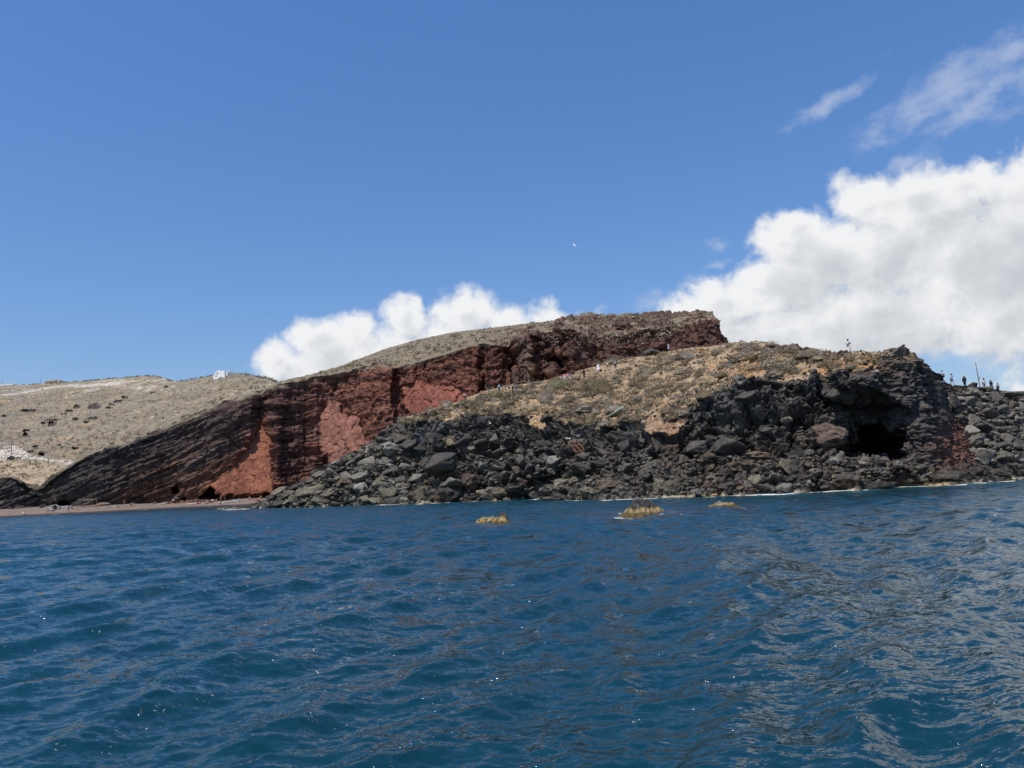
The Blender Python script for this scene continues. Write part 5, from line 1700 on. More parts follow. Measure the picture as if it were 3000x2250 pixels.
def person(label, loc, rz, pose='stand', top=('shirt', 'cloth white'), legs=('trousers', 'cloth navy'), hair=('short', 'hair brown'), hat=None, pack=None, skirt=None, phone=False, scale=1.0, skin_m='skin', group=None, bag=None):
    J = POSES[pose]
    r = empty('person', loc, rz, label=label, category='person', group=group)
    r.scale = (scale,) * 3

    def part(name, me, mt):
        o = bpy.data.objects.new(name, me); COL.objects.link(o); o.parent = r
        if len(me.materials) == 0:
            me.materials.append(None)
        o.material_slots[0].link = 'OBJECT'; o.material_slots[0].material = MT[mt]
        return o
    part('body', pmesh(pose, 'body'), skin_m)
    if top:
        part(top[0], pmesh(pose, top[0]), top[1])
    if legs:
        part(legs[0], pmesh(pose, legs[0]), legs[1])
    if hair:
        bm_obj('hair', hair_mesh(J, hair[0]), MT[hair[1]], r, True)
    if hat:
        bm_obj('hat', hair_mesh(J, hat[0]), MT[hat[1]], r)
    if skirt:
        z0, z1, r0, r1, mt = skirt[:5]
        bm_obj('skirt', skirt_bm(J, z0, z1, r0, r1, 9, skirt[5] if len(skirt) > 5 else (0, 0)), MT[mt], r, True)
    if pack:
        bm = bmesh.new()
        c = Vector(J['chest']); s = Vector(J['spine']); ax = (c - s).normalized()
        n = Vector((1, 0, 0)).cross(ax); n = n if n.y > 0 else -n
        rot = Matrix((Vector((1, 0, 0)), n, ax)).transposed().to_4x4()
        box(bm, (c + s) / 2 + n * .20 + ax * .02, (.30, .17, .42), rot, .045)
        box(bm, (c + s) / 2 + n * .31 - ax * .06, (.22, .06, .20), rot, .02)
        for sx in (-.1, .1):
            tube(bm, [c + n * .12 + ax * .10 + Vector((sx, 0, 0)), c - n * .13 + ax * .06 + Vector((sx, 0, 0)), s - n * .12 + Vector((sx * 1.2, 0, 0)), s + n * .12 + Vector((sx * 1.2, 0, 0))], .018, 5)
        bm_obj('backpack', bm, MT[pack], r)
    if phone:
        bm = bmesh.new()
        box(bm, Vector(J['hal']) + Vector((0, -.03, .06)), (.075, .012, .15), None, .004)
        bm_obj('phone', bm, MT['cloth black'], r)
    if bag:
        bm = bmesh.new()
        h = Vector(J['har']) + Vector((0, 0, -.25))
        box(bm, h, (.30, .12, .32), None, .04)
        tube(bm, [h + Vector((-.08, 0, .15)), h + Vector((0, 0, .27)), h + Vector((.08, 0, .15))], .012, 5)
        bm_obj('bag', bm, MT[bag], r)
    return r


def stand_at(u, v, names=('headland', 'beach', 'red_cliff')):
    g = ground(u, v, names)
    return g[0] if g is not None else None


AWAY, TOL, TOR, NEAR = math.pi, -math.pi / 2, math.pi / 2, 0.0     # facing away, to the left, to the right, to the boat
GW = 'walkers strung out along the headland path'
WALK = [
    ('person in long white dress and black hair raising a phone on the cave headland', 1834, 762, 2.3, dict(pose='phone', top=('jacket', 'cloth white'), legs=None, hair=('long', 'hair black'), pack='cloth cream', skirt=(1.0, .10, .17, .34, 'cloth cream', (.10, 0)), phone=True, scale=1.1)),
    ('person in pale blue shirt stooping under a white backpack, first behind the cave headland', 2038, 827, TOL, dict(pose='walk', top=('shirt', 'cloth pale blue'), legs=('trousers', 'cloth navy'), hair=('short', 'hair brown'), pack='cloth white')),
    ('person in white and blue top with bare legs and a dark cap', 2057, 831, .3, dict(pose='walk', top=('shirt', 'cloth pale blue'), legs=('shorts', 'cloth blue'), hair=('long', 'hair brown'), hat=('cap', 'cloth navy'))),
    ('person in black jacket and wide-brimmed hat on the right ridge', 2085, 837, AWAY, dict(pose='stand', top=('jacket', 'cloth black'), legs=('trousers', 'cloth black'), hair=('short', 'hair black'), hat=('hat', 'straw hat'))),
    ('person with long auburn hair and white top beside the leaning pole', 2127, 841, AWAY, dict(pose='stand', top=('shirt', 'cloth white'), legs=('trousers', 'cloth grey'), hair=('long', 'hair auburn'))),
    ('person in dark jacket and navy trousers with a black cap, seen from behind', 2143, 845, AWAY, dict(pose='walk', top=('jacket', 'cloth black'), legs=('trousers', 'cloth navy'), hair=('short', 'hair black'), hat=('cap', 'cloth black'))),
    ('shorter person in grey hooded top and dark trousers, last of the right ridge walkers', 2157, 849, AWAY, dict(pose='stand', top=('jacket', 'cloth grey'), legs=('trousers', 'cloth black'), hair=('short', 'hair black'), scale=.9)),
    ('person bending far forward in black top and jeans on the ochre path', 1577, 788, TOL, dict(pose='bend', top=('jacket', 'cloth black'), legs=('trousers', 'cloth jeans'), hair=('short', 'hair brown'))),
    ('person in pale grey hoodie and short dark skirt on the ochre path', 1606, 781, TOR, dict(pose='walk', top=('jacket', 'cloth grey'), legs=('shorts', 'cloth black'), hair=('long', 'hair brown'))),
    ('person in white top and pale blue skirt high up below the red hill', 1444, 756, AWAY, dict(pose='stand', top=('shirt', 'cloth white'), legs=None, hair=('long', 'hair fair'), skirt=(1.0, .25, .15, .26, 'cloth pale blue'))),
    ('tall person in black with a grey backpack climbing the scrub path', 1330, 798, AWAY, dict(pose='climb', top=('shirt', 'cloth grey'), legs=('trousers', 'cloth black'), hair=('short', 'hair black'), pack='cloth grey', scale=1.05)),
    ('person in cream shirt and black shorts on the scrub path', 1313, 799, AWAY, dict(pose='walk', top=('shirt', 'cloth cream'), legs=('shorts', 'cloth black'), hair=('short', 'hair brown'))),
    ('person in loose white shirt and white skirt on the scrub path', 1293, 803, AWAY, dict(pose='walk', top=('jacket', 'cloth white'), legs=None, hair=('short', 'hair black'), skirt=(1.05, .35, .2, .36, 'cloth white'))),
    ('person all in black standing in the scrub', 1262, 816, AWAY, dict(pose='stand', top=('jacket', 'cloth black'), legs=('trousers', 'cloth black'), hair=('long', 'hair black'))),
    ('person in grey-blue patterned shirt and white shorts beside the pink-topped one', 1231, 825, AWAY, dict(pose='walk', top=('shirt', 'cloth jeans'), legs=('shorts', 'cloth white'), hair=('short', 'hair brown'))),
    ('person in pink top and pale blue skirt on the scrub path', 1220, 824, AWAY, dict(pose='climb', top=('shirt', 'cloth pink'), legs=None, hair=('long', 'hair brown'), skirt=(1.0, .45, .17, .28, 'cloth pale blue'))),
    ('person in white shirt and dark shorts with bare legs, leftmost on the path', 1003, 866, TOR, dict(pose='walk', top=('shirt', 'cloth white'), legs=('shorts', 'cloth black'), hair=('short', 'hair brown'), bag='cloth black')),
    ('person in pale orange top half hidden behind the greenish path shrub', 1040, 853, AWAY, dict(pose='sit', top=('shirt', 'cloth orange'), legs=('shorts', 'cloth black'), hair=('short', 'hair fair'))),
    ('person in pale shirt standing in the dark hollow of the red cliff', 1053, 838, NEAR, dict(pose='stand', top=('shirt', 'cloth grey'), legs=('trousers', 'cloth black'), hair=('short', 'hair fair'))),
    ('person in dark clothes crouched below the one in the dark hollow', 1056, 846, NEAR, dict(pose='bend', top=('jacket', 'cloth black'), legs=('trousers', 'cloth jeans'), hair=('short', 'hair black'))),
    ('person in bright sky blue shirt with a pink cap by the red cliff', 1079, 849, AWAY, dict(pose='stand', top=('shirt', 'cloth sky blue'), legs=('trousers', 'cloth navy'), hair=('short', 'hair fair'), hat=('cap', 'cloth pink'), scale=1.08)),
    ('person in khaki shirt, left of a pair by the rope rail', 1108, 846, AWAY, dict(pose='stand', top=('shirt', 'cloth khaki'), legs=('trousers', 'cloth black'), hair=('short', 'hair brown'))),
    ('person in pale grey top, right of a pair by the rope rail', 1114, 846, TOR, dict(pose='walk', top=('shirt', 'cloth grey'), legs=('trousers', 'cloth jeans'), hair=('short', 'hair black'))),
    ('person in khaki shirt and sun hat under the pale streaked pillar', 1143, 841, AWAY, dict(pose='stand', top=('shirt', 'cloth khaki'), legs=('trousers', 'cloth khaki'), hair=('short', 'hair brown'), hat=('hat', 'straw hat'))),
]
for lab, u, v, rz, kw in WALK:
    p = stand_at(u, v)
    if p is not None:
        person(lab, p - np.array([0, 0, .03]), rz, group=GW, **kw)

GBCH = 'bathers on the dark beach'
BATH = [
    ('bather in white robe sitting under nothing at the far left end of the beach', 52, 1112, 'sit', ('jacket', 'cloth white'), None, 'straw hat'),
    ('bather in black swimwear standing at the water on the left', 103, 1111, 'stand', None, ('swimwear', 'cloth black'), None),
    ('runner in red top and pale shorts on the sand', 147, 1107, 'run', ('shirt', 'cloth red'), ('shorts', 'cloth khaki'), None),
    ('bather reclining on bare sand right of the runner', 167, 1102, 'lie', None, ('swimwear', 'cloth blue'), None),
    ('bather lying on the sand between runner and first pale towel', 210, 1098, 'lie', None, ('swimwear', 'cloth black'), None),
    ('bather with dark hair standing under the brown cliff', 268, 1094, 'stand', None, ('swimwear', 'cloth black'), None),
    ('bather stretched out beside the second towel group', 285, 1094, 'lie', None, ('swimwear', 'cloth navy'), None),
    ('bather in dark top sitting right of the towel below the brown cliff', 363, 1088, 'sit', ('shirt', 'cloth black'), ('shorts', 'cloth black'), None),
    ('bather sitting in front of the painted round boulder', 393, 1085, 'sit', None, ('swimwear', 'cloth red'), None),
    ('bather lying in orange swimwear among the towels', 433, 1087, 'lie', ('shirt', 'cloth orange'), ('swimwear', 'cloth orange'), None),
    ('bather sitting with dark hair below the left-hand cave', 446, 1086, 'sit', None, ('swimwear', 'cloth navy'), None),
    ('bather in white shirt and black trousers by the cave', 459, 1085, 'sit', ('shirt', 'cloth white'), ('trousers', 'cloth black'), None),
    ('bather standing at the right of the cave mouth', 477, 1083, 'stand', None, ('swimwear', 'cloth black'), None),
    ('bather in black standing beside the cave towels', 486, 1084, 'stand', ('shirt', 'cloth black'), ('shorts', 'cloth black'), None),
    ('bather wading at the water edge in front of the cave', 476, 1093, 'bend', None, ('swimwear', 'cloth white'), None),
    ('bather standing high on the sand below the orange scree', 506, 1078, 'stand', None, ('swimwear', 'cloth navy'), None),
    ('bather sitting on sand below the orange scree', 517, 1083, 'sit', None, ('swimwear', 'cloth black'), None),
    ('sunburnt bather sitting left of three near the boulder pile', 539, 1079, 'sit', None, ('swimwear', 'cloth red'), None),
    ('sunburnt bather lying in the middle of three near the boulder pile', 549, 1080, 'lie', None, ('swimwear', 'cloth blue'), None),
    ('sunburnt bather sitting nearest the boulder pile', 563, 1077, 'sit', None, ('swimwear', 'cloth black'), None),
]
BATH[0] = ('bather in white robe and straw hat sitting alone at the left end of the beach',) + BATH[0][1:]
for i, (lab, u, v, pose, top, legs, hat) in enumerate(BATH):
    p = stand_at(u, v, ('beach',))
    if p is None:
        continue
    rz = {'sit': random.uniform(-.8, .8), 'lie': random.uniform(-.5, .5) + math.pi / 2, 'run': TOR, 'stand': random.uniform(0, 6.28), 'bend': 1.2}[pose]
    person(lab, p - np.array([0, 0, .02]), rz, pose, top=top, legs=legs, hair=('short', random.choice(['hair brown', 'hair black', 'hair fair'])), hat=('hat', hat) if hat else None, skin_m=random.choice(['skin', 'skin tan']), group=GBCH)

# towels
GT = 'towels spread on the beach'
for (u, v, w, tone, lab) in [
    (250, 1095, 2.0, 'cloth white', 'white towel lying alone left of the dark-haired standing bather'), (279, 1090, 2.0, 'cloth white', 'white towel higher up beside the dark-haired standing bather'), (330, 1088, 2.2, 'cloth white', 'white towel in the middle of the beach below brown beds'), (347, 1089, 2.6, 'cloth cream', 'wide cream towel left of the bather in the dark top'),
    (372, 1086, 1.8, 'cloth pale blue', 'pale blue towel right of the bather in the dark top'), (405, 1085, 1.8, 'cloth cream', 'cream towel in front of the painted boulder'), (414, 1089, 2.4, 'cloth white', 'white towel nearest the water among the central group'), (421, 1085, 2.2, 'cloth cream', 'cream towel higher up in the central group'), (426, 1088, 1.8, 'cloth pink', 'pinkish towel in the central group'),
    (440, 1088, 2.0, 'cloth white', 'white towel left of the cave'), (452, 1086, 1.8, 'cloth khaki', 'khaki towel left of the cave'), (481, 1086, 2.2, 'cloth white', 'white towel between the two standing cave bathers'), (496, 1084, 2.8, 'cloth cream', 'long cream towel right of the cave'), (510, 1084, 1.8, 'cloth pale blue', 'pale blue towel below the orange scree'), (555, 1081, 1.8, 'cloth orange', 'orange towel among the three sunburnt bathers')]:
    p = stand_at(u, v, ('beach',))
    if p is None:
        continue
    bm = bmesh.new()
    n = 6
    vs = [[bm.verts.new(((i / n - .5) * w, (j / 3 - .5) * 1.0, .05 + .05 * random.random() + (.25 * (i / n) ** 3))) for j in range(4)] for i in range(n + 1)]
    for i in range(n):
        for j in range(3):
            bm.faces.new((vs[i][j], vs[i + 1][j], vs[i + 1][j + 1], vs[i][j + 1]))
    bmesh.ops.solidify(bm, geom=bm.faces[:], thickness=.03)
    o = bm_obj('towel', bm, MT[tone], label=lab, category='towel', group=GT)
    o.location = p; o.rotation_euler = (.15, 0, random.uniform(-.5, .5))

# ------------------------------------------------------------------ buildings on the far hill
p = ground(482, 812, ('far_hill',))[0]
d = p[1]; s = d / PF                                               # metres per survey unit there
ch = empty('chapel', (p[0], p[1], p[2] - .5), -.35, label='small white chapel alone on the hilltop above the beach', category='chapel')
bm = bmesh.new()
W_, H_ = 25 * s, 11.5 * s
for z0, z1, x0, x1 in ((-3, H_, 0, 0),):
    b0_ = [(-W_ / 2 - .5, -2.6, z0), (W_ / 2 + .4, -2.6, z0), (W_ / 2 + .4, 2.6, z0), (-W_ / 2 - .5, 2.6, z0)]
    t0_ = [(-W_ / 2, -2.4, z1), (W_ / 2, -2.4, z1), (W_ / 2, 2.4, z1), (-W_ / 2, 2.4, z1)]
    vv = [bm.verts.new(q) for q in b0_ + t0_]
    for f in ((3, 2, 1, 0), (4, 5, 6, 7), (0, 1, 5, 4), (1, 2, 6, 5), (2, 3, 7, 6), (3, 0, 4, 7)):
        bm.faces.new([vv[i] for i in f])
bmesh.ops.bevel(bm, geom=bm.edges[:], offset=.12, segments=2, affect='EDGES')
bm_obj('wall', bm, M_WHITEWASH, ch)
bm = bmesh.new()                                                     # sloping buttress on the left
vv = [bm.verts.new(q) for q in ((-W_ / 2 + .2, -1.9, -3), (-W_ / 2 - 8 * s, -1.9, -3), (-W_ / 2 - 8 * s, 1.9, -3), (-W_ / 2 + .2, 1.9, -3), (-W_ / 2 + .2, -1.9, H_ * .72), (-W_ / 2 - 3.4 * s, -1.6, H_ * .55), (-W_ / 2 - 3.4 * s, 1.6, H_ * .55), (-W_ / 2 + .2, 1.9, H_ * .72), (-W_ / 2 - 8 * s, -1.7, 1.0), (-W_ / 2 - 8 * s, 1.7, 1.0))]
for f in ((0, 1, 8, 5, 4), (3, 7, 6, 9, 2), (4, 5, 6, 7), (5, 8, 9, 6), (8, 1, 2, 9), (0, 3, 2, 1), (0, 4, 7, 3)):
    bm.faces.new([vv[i] for i in f])
bm_obj('buttress', bm, M_WHITEWASH, ch)
bm = bmesh.new(); box(bm, (W_ / 2 + 2.2 * s, .3, H_ * .38), (5.0 * s, 3.6, H_ * .84), None, .1); bm_obj('side_chamber', bm, M_WHITEWASH, ch)
bm = bmesh.new(); box(bm, (-W_ * .20, -1.6, H_ + .25), (.9, .5, .6), None, .12); bm_obj('bell_stand', bm, M_WHITEWASH, ch)
for x, z in ((-W_ * .27, H_ * .66), (-W_ * .40, H_ * .16)):
    f = bm_obj('window', (lambda b_: (box(b_, (x, -2.50, z), (.85, .30, .85)), b_)[1])(bmesh.new()), M_WHITEWASH, ch)
    bm = bmesh.new(); box(bm, (x, -2.64, z), (.6, .06, .62)); bm_obj('pane', bm, M_GLASS_SHADE, f)

p = ground(111, 829, ('far_hill',))[0]; s = p[1] / PF
p = at(111, 827.5, p[1] + 2)
hb_ = empty('hotel', (p[0], p[1] + 3, p[2] - .6), -.25, label='long low tan building on the skyline at the left', category='building')
L_, H_ = 31 * s, 6.6 * s
bm = bmesh.new(); box(bm, (0, 0, H_ / 2 - 1), (L_, 6, H_ + 2), None, .08); bm_obj('wall', bm, M_TANWALL, hb_)
bm = bmesh.new(); box(bm, (0, 0, H_ + .22), (L_ + .5, 6.5, .44)); bm_obj('parapet', bm, M_TANWALL, hb_)
for i in range(7):
    x = -L_ / 2 + L_ * (i + .6) / 7.2
    f = bm_obj('window', (lambda b_: (box(b_, (x, -3.03, H_ * .5), (.95, .14, 1.35)), b_)[1])(bmesh.new()), M_TANWALL, hb_)
    bm = bmesh.new(); box(bm, (x, -3.11, H_ * .5), (.75, .06, 1.15)); bm_obj('pane', bm, M_GLASS_SHADE, f)
bm = bmesh.new(); box(bm, (L_ / 2 + 1.6 * s * 2, 0, H_ * .35), (5.4 * s, 5, H_ * .7 + 1.2)); bm_obj('annexe', bm, M_TANWALL, hb_)

GP = 'poles on the far hillside'
for (u, v0, v1, lab) in [(4, 820, 832, 'thin pole on the skyline at the far left edge'), (88, 817, 829, 'thin pole on the skyline just left of the tan building'), (160, 842, 852, 'short pole on the pale upper slope'), (24, 947, 981, 'tall leaning pole above the white road cutting'), (65, 993, 1007, 'short post beside the stone shelter'), (104, 991, 1003, 'short post where the white road meets the cliff edge'), (211, 848, 857, 'small marker post on the upper slope')]:
    g = ground(u, v1, ('far_hill',))
    if g is None:
        continue
    p = g[0]; h = (v1 - v0) * p[1] / PF
    bm = bmesh.new(); tube(bm, [(0, 0, -.5), (.01 * h, 0, h * .5), (.035 * h, 0, h)], [max(.11, h * .013)] * 2 + [max(.08, h * .01)], 6)
    bm_obj('pole', bm, M_POLE, label=lab, category='pole', group=GP).location = p

# low white wall on the left skyline
p = ground(14, 832.5, ('far_hill',))[0]
bm = bmesh.new(); box(bm, (0, 0, .3), (30 * p[1] / PF, .5, 1.6), None, .06); box(bm, (0, 0, 1.14), (30 * p[1] / PF + .1, .62, .12))
bm_obj('wall', bm, M_WHITEWASH, label='low pale wall along the skyline at the left edge', category='wall', kind='thing').location = p

# ------------------------------------------------------------------ boathouse fronts and shacks under the cliff
g = stand_at(128, 1101, ('beach',)); s = g[1] / PF
kx = -math.atan2(g[0], g[1])
bh = empty('boathouse', g + np.array([0, .6, -.2]), kx * .5, label='limewashed stone boathouse front built into the cliff foot', category='boathouse')
bm = bmesh.new()
for x0, x1, h in ((-20, -15, 12), (-6, 0, 10), (2, 22, 9)):
    n = 4
    for k in range(n):
        box(bm, ((x0 + (x1 - x0) * (k + .5) / n) * s, random.uniform(-.1, .1), (h * random.uniform(.85, 1.05)) * s / 2), ((x1 - x0) / n * s * .99, .9 + .2 * random.random(), h * s), None, .07)
bm_obj('wall', bm, M_STONEW, bh)
for i, (x, w, h) in enumerate(((-10.5, 8.6, 11), (1.0, 1.9, 7))):
    bm = bmesh.new(); box(bm, (x * s, .75, h * s / 2), (w * s, .3, h * s)); bm_obj('doorway_shade', bm, M_GLASS_SHADE, bh)  # dark slabs standing in for the shade inside both openings
bm = bmesh.new()
for a in range(9):
    t_ = math.pi * a / 8
    box(bm, ((-10.5 + 5.0 * math.cos(t_)) * s, 0, (8.0 + 4.4 * math.sin(t_)) * s), (1.9 * s, .8, 1.5 * s), Matrix.Rotation(-t_, 4, 'Y'), .04)
bm_obj('arch', bm, M_STONEW, bh)
bm = bmesh.new(); box(bm, (-18 * s, -1.2, .45), (9 * s, 1.3, .9), None, .1); box(bm, (-12 * s, -1.6, .25), (6 * s, 1.2, .5), None, .1); bm_obj('terrace', bm, M_STONEW, bh)

g = stand_at(185, 1096, ('beach',))
sh_ = empty('beach_shelter', g, kx * .4, label='ramshackle driftwood shelter with pale planks at the cliff foot', category='shelter')
for x in (-1.9, -.4, 1.3, 2.4):
    bm = bmesh.new(); tube(bm, [(x, 0, -.2), (x + random.uniform(-.1, .1), 0, 1.7 + random.uniform(-.2, .4))], .06, 6); bm_obj('post', bm, M_WOOD, sh_)
for k in range(6):
    bm = bmesh.new(); box(bm, (.3 + random.uniform(-.6, .6), -.1 + .12 * k, 1.62 + .07 * k), (3.8 + random.uniform(-.6, .6), .22, .05), Matrix.Rotation(random.uniform(-.09, .09), 4, 'Y')); bm_obj('plank', bm, MT['cloth khaki'] if k % 2 else M_WOOD, sh_)
g = stand_at(220, 1093, ('beach',))
bm = bmesh.new()
for k in range(3):
    tube(bm, [(-1.8 + .3 * k, .2 * k, .25 + .18 * k), (0, .2 * k, .38 + .15 * k), (1.9 - .2 * k, .15 * k, .5 + .1 * k)], [.09, .13, .07], 6)
bm_obj('driftwood', bm, M_WOOD, label='pale driftwood logs stacked beside the shelter', category='driftwood').location = g

# painted round boulder at the cliff foot and the pale stones beside it
PB_M, t, b = mat('painted boulder')
tc_ = t.new('ShaderNodeTexCoord')
n = t.noise(tc_.outputs['Object'], 1.6, 3.0, .5)
t.l.new(t.mix(t.ss(n, .52, .6), (.62, .60, .55), (.48, .28, .07)), b.inputs['Base Color']); b.inputs['Roughness'].default_value = .9
g = stand_at(407, 1080, ('beach',)); s = g[1] / PF
W, F = hull_rock(77, 34, .05, 2, .05)
o = link('boulder', mesh_from('boulder_painted', W * 7 * s, F), PB_M, label='round white painted boulder with an ochre patch at the cliff foot', category='boulder')
o.location = g + np.array([0, .8, 5.6 * s])
for (u, v, w, lab) in [(382, 1078, 8, 'heap of pale broken stone below the small cave'), (374, 1083, 10, 'pale plank-like stone lying left of the painted boulder')]:
    g = stand_at(u, v, ('beach', 'red_cliff')); s = g[1] / PF
    W, F = hull_rock(80 + u, 9, .05, 1, .06)
    o = link('boulder', mesh_from('boulder_pale', W * np.array([w / 2 * s, w / 2.5 * s, w / 4 * s]), F), M_STONEW, label=lab, category='boulder'); o.location = g + np.array([0, 0, .25])

# ------------------------------------------------------------------ litter and relics on the headland
def frame_at(corners, off=.25):
    """orthonormal frame of a flat thing from the survey points of its corners, laid on the ground found there"""
    cu = sum(c[0] for c in corners) / len(corners); cv = sum(c[1] for c in corners) / len(corners)
    g = ground(cu, cv, ('headland',))[0]
    return g, g[1] / PF


g, s = frame_at([(1226, 955), (1244, 948), (1268, 975), (1245, 977)])
gf = empty('iron_frame', g + np.array([0, -.9, .25]), 0, label='rusty iron frame with four openings stranded on the lava rocks', category='metal frame')
A = at(1226.4, 955.6, g[1] - 1.0); B = at(1244.4, 948.3, g[1] - .9); Dd = at(1245.4, 977, g[1] - 1.5); Cc = at(1264.5, 971, g[1] - 1.4)
o0 = np.array(gf.location)
L2 = lambda q: Vector(q - o0)
mid = lambda a_, b_, t_: a_ + (b_ - a_) * t_
nrm = np.cross(B - A, Dd - A); nrm /= np.linalg.norm(nrm)
nrm = nrm if nrm[1] > 0 else -nrm
for a_, b_ in ((A, B), (A, Dd), (B, mid(B, Cc, 1.12)), (Dd, Cc), (mid(A, Dd, .48), mid(B, Cc, .46)), (mid(A, B, .5), mid(Dd, Cc, .5))):
    bm = bmesh.new(); tube(bm, [L2(a_), L2(b_)], .055, 5); bm_obj('bar', bm, M_RUST, gf)
bk_ = nrm * .55
for a_, b_ in ((A, A + bk_), (Dd, Dd + bk_), (A + bk_, Dd + bk_), (mid(A, Dd, .48), mid(A, Dd, .48) + bk_), (B, B + bk_), (Cc, Cc + bk_), (B + bk_, Cc + bk_)):
    bm = bmesh.new(); tube(bm, [L2(a_), L2(b_)], .05, 5); bm_obj('bar', bm, M_RUST, gf)
for k in range(9):
    t_ = (k + .5) / 9
    bm = bmesh.new(); tube(bm, [L2(mid(A, B, t_) + bk_), L2(mid(Dd, Cc, t_) + bk_)], .03, 4); bm_obj('slat', bm, M_RUST, gf)

g, s = frame_at([(1327, 900)])
bm = bmesh.new()
n, m_ = 14, 7
vs = []
for i in range(n + 1):
    row = []
    for j in range(m_ + 1):
        a_, b_ = i / n, j / m_ - .5
        wdt = .35 + .9 * a_
        row.append(bm.verts.new((-19 * s + 38 * s * a_, .25 * math.sin(9 * b_ + 3 * a_) - 1.0 * b_, -9 * s + 18 * s * a_ + b_ * wdt * 9 * s + .10 * math.sin(14 * b_ + 2 * a_))))
    vs.append(row)
for i in range(n):
    for j in range(m_):
        bm.faces.new((vs[i][j], vs[i + 1][j], vs[i + 1][j + 1], vs[i][j + 1]))
bmesh.ops.solidify(bm, geom=bm.faces[:], thickness=.03)
bm_obj('tarpaulin', bm, M_SHEET, label='crumpled pale green-white sheet caught at the edge of the scrub', category='sheet').location = g + np.array([0, -.4, .45])

g, s = frame_at([(1255, 907)])
bx_ = empty('cardboard_box', g + np.array([0, -.2, .1]), .25, label='flattened tan cardboard box lying on the scrub slope', category='box')
bx_.rotation_euler = (-.75, .18, .2)
bm = bmesh.new(); box(bm, (-.33, 0, .02), (.62, .95, .05)); bm_obj('flap', bm, M_CARD, bx_)
bm = bmesh.new(); box(bm, (.33, 0, .05), (.66, 1.0, .06), Matrix.Rotation(-.08, 4, 'Y')); bm_obj('panel', bm, M_CARD, bx_)
GLT = 'scraps of pale litter on the rocks'
for (u, v, w, lab) in [(1226, 946, 7, 'torn white scrap of litter left above the rusty frame'), (1230, 948, 6, 'folded white scrap right beside the first one above the frame'), (1247, 943, 9, 'largest white plastic scrap at the top corner of the rusty frame'), (1162, 1006, 4, 'white bottle among the boulders left of the rusty frame'), (923, 1011, 5, 'white scrap between boulders left of the giant boulder'), (1294, 1040, 5, 'white scrap on the tan-crusted shore boulder'), (1333, 798, 4, 'small white bag in the scrub below the tall climber'), (1544, 757, 6, 'white notice box among the scrub below the red hill end'), (1283, 789, 4, 'pale bag left of the walker in white'), (1619, 774, 7, 'pale blue bag lying on the ochre path'), (1625, 774, 5, 'yellow bag beside the pale blue one'), (912, 988, 4, 'scrap of white plastic at the top of the dark columns'), (1060, 913, 5, 'pale stone-like scrap at the brow'), (800, 1050, 8, 'white strip of plastic in the boulder slope')]:
    g = ground(u, v, ('headland',))
    if g is None:
        continue
    s = g[0][1] / PF
    W, F = hull_rock(900 + int(u), 8, .12, 1, .03)
    tone = MT['cloth sky blue'] if 'pale blue' in lab else MT['cloth orange'] if 'yellow' in lab else M_PLASTIC
    me = mesh_from('litter', W * np.array([w / 2 * s, w / 3.5 * s, w / 2.6 * s]), F)
    o = link('litter', me, tone, label=lab, category='litter', group=GLT, kind='thing'); o.location = g[0] + g[1] * .12

# leaning pole by the right-hand walkers
g = stand_at(2117, 836, ('headland',))
top = at(2107, 783, g[1]); s = g[1] / PF
lp = empty('leaning_pole', g, 0, label='weathered leaning wooden pole among the walkers on the right ridge', category='pole')
bm = bmesh.new(); tube(bm, [(0, 0, -.3), Vector((top - g) * .5), Vector(top - g)], [.075, .06, .05], 7); bm_obj('mast', bm, M_WOOD, lp)
bm = bmesh.new(); q = Vector((top - g) * .32)
for k in range(4):
    tube(bm, [q + Vector((-.10, -.06, .07 * k)), q + Vector((.0, -.10, .07 * k + .03)), q + Vector((.10, -.06, .07 * k + .05))], .03, 5)
tube(bm, [q + Vector((.05, 0, -.25)), q + Vector((.12, -.05, .5))], .035, 5)
bm_obj('lashing', bm, M_ROPE, lp)
# rope rail beside the cliff-foot path
rl = None
pts = [(1086, 843), (1127, 839), (1188, 833)]
gs = [ground(u, v + 2, ('headland', 'red_cliff'))[0] for u, v in pts]
rl = empty('rope_rail', gs[1], 0, label='thin rope rail with an upright post beside the path at the cliff foot', category='rail')
hts = [1.0, 1.6, 1.0]
for q, h in zip(gs, hts):
    bm = bmesh.new(); tube(bm, [Vector(q - gs[1]) - Vector((0, 0, .2)), Vector(q - gs[1]) + Vector((0, 0, h + .5))], .06, 6); bm_obj('post', bm, M_WOOD, rl)
for k in range(2):
    a_, b_ = Vector(gs[k] - gs[1]) + Vector((0, 0, hts[k])), Vector(gs[k + 1] - gs[1]) + Vector((0, 0, hts[k + 1]))
    bm = bmesh.new(); tube(bm, [a_, (a_ + b_) / 2 - Vector((0, 0, .15)), b_], .04, 5); bm_obj('rope', bm, M_ROPE, rl)

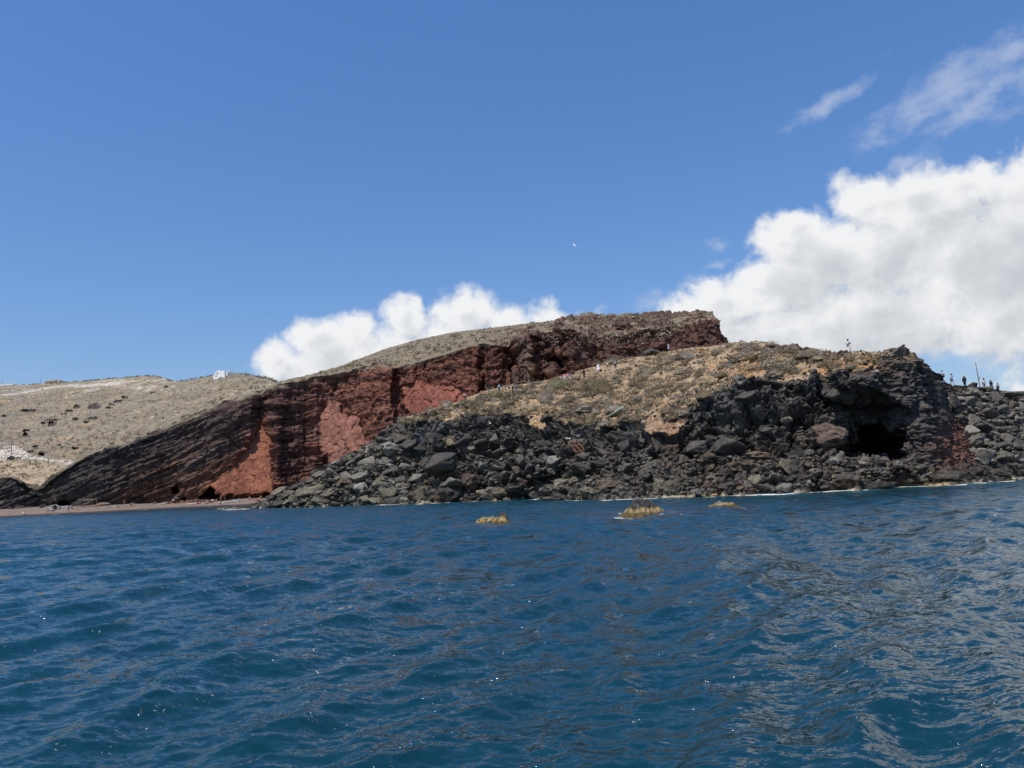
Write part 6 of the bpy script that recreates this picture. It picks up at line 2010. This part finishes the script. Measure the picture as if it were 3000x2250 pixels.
# ------------------------------------------------------------------ airliner high over the hill
k = ray(1241, 530); k = k / np.linalg.norm(k)
pl = empty('airplane', CPOS + k * 3700, 0, label='white airliner small against the blue sky above the red hill', category='airplane')
pl.rotation_euler = (.50, .12, .30)
MW = cm('white paint', (.85, .85, .86), rough=.35)
bm = bmesh.new(); tube(bm, [(0, -18, 0), (0, -16.5, .1), (0, -12, .2), (0, 8, .2), (0, 15, .7), (0, 18, 1.2)], [.3, 1.4, 2.0, 2.0, 1.1, .3], 14); bm_obj('fuselage', bm, MW, pl, True)
for sx in (-1, 1):
    bm = bmesh.new()
    vv = [bm.verts.new(q) for q in ((sx * 1.6, -4, -.8), (sx * 17, 4.0, .9), (sx * 17, 5.6, .9), (sx * 1.6, 2.8, -.8), (sx * 1.6, -4, -.3), (sx * 17, 4.0, 1.05), (sx * 17, 5.6, 1.05), (sx * 1.6, 2.8, -.3))]
    for f in ((0, 1, 2, 3), (7, 6, 5, 4), (0, 4, 5, 1), (1, 5, 6, 2), (2, 6, 7, 3), (3, 7, 4, 0)):
        bm.faces.new([vv[i] for i in f])
    bmesh.ops.recalc_face_normals(bm, faces=bm.faces[:]); bm_obj('wing', bm, MW, pl)
    bm = bmesh.new(); tube(bm, [(sx * 5.6, -4.2, -1.5), (sx * 5.6, -2.5, -1.5), (sx * 5.6, -.4, -1.4)], [1.0, 1.1, .7], 10); bm_obj('engine', bm, MT['cloth grey'], pl)
    bm = bmesh.new(); box(bm, (sx * 3.4, 15.4, 1.1), (6.0, 2.0, .25), Matrix.Rotation(-sx * .35, 4, 'Z')); bm_obj('tailplane', bm, MW, pl)
bm = bmesh.new()
vv = [bm.verts.new(q) for q in ((-.15, 12, 1.8), (-.15, 16.5, 7.2), (-.15, 18.2, 7.2), (-.15, 17, 1.8), (.15, 12, 1.8), (.15, 16.5, 7.2), (.15, 18.2, 7.2), (.15, 17, 1.8))]
for f in ((0, 1, 2, 3), (7, 6, 5, 4), (0, 4, 5, 1), (1, 5, 6, 2), (2, 6, 7, 3), (3, 7, 4, 0)):
    bm.faces.new([vv[i] for i in f])
bmesh.ops.recalc_face_normals(bm, faces=bm.faces[:]); bm_obj('tail_fin', bm, MW, pl)
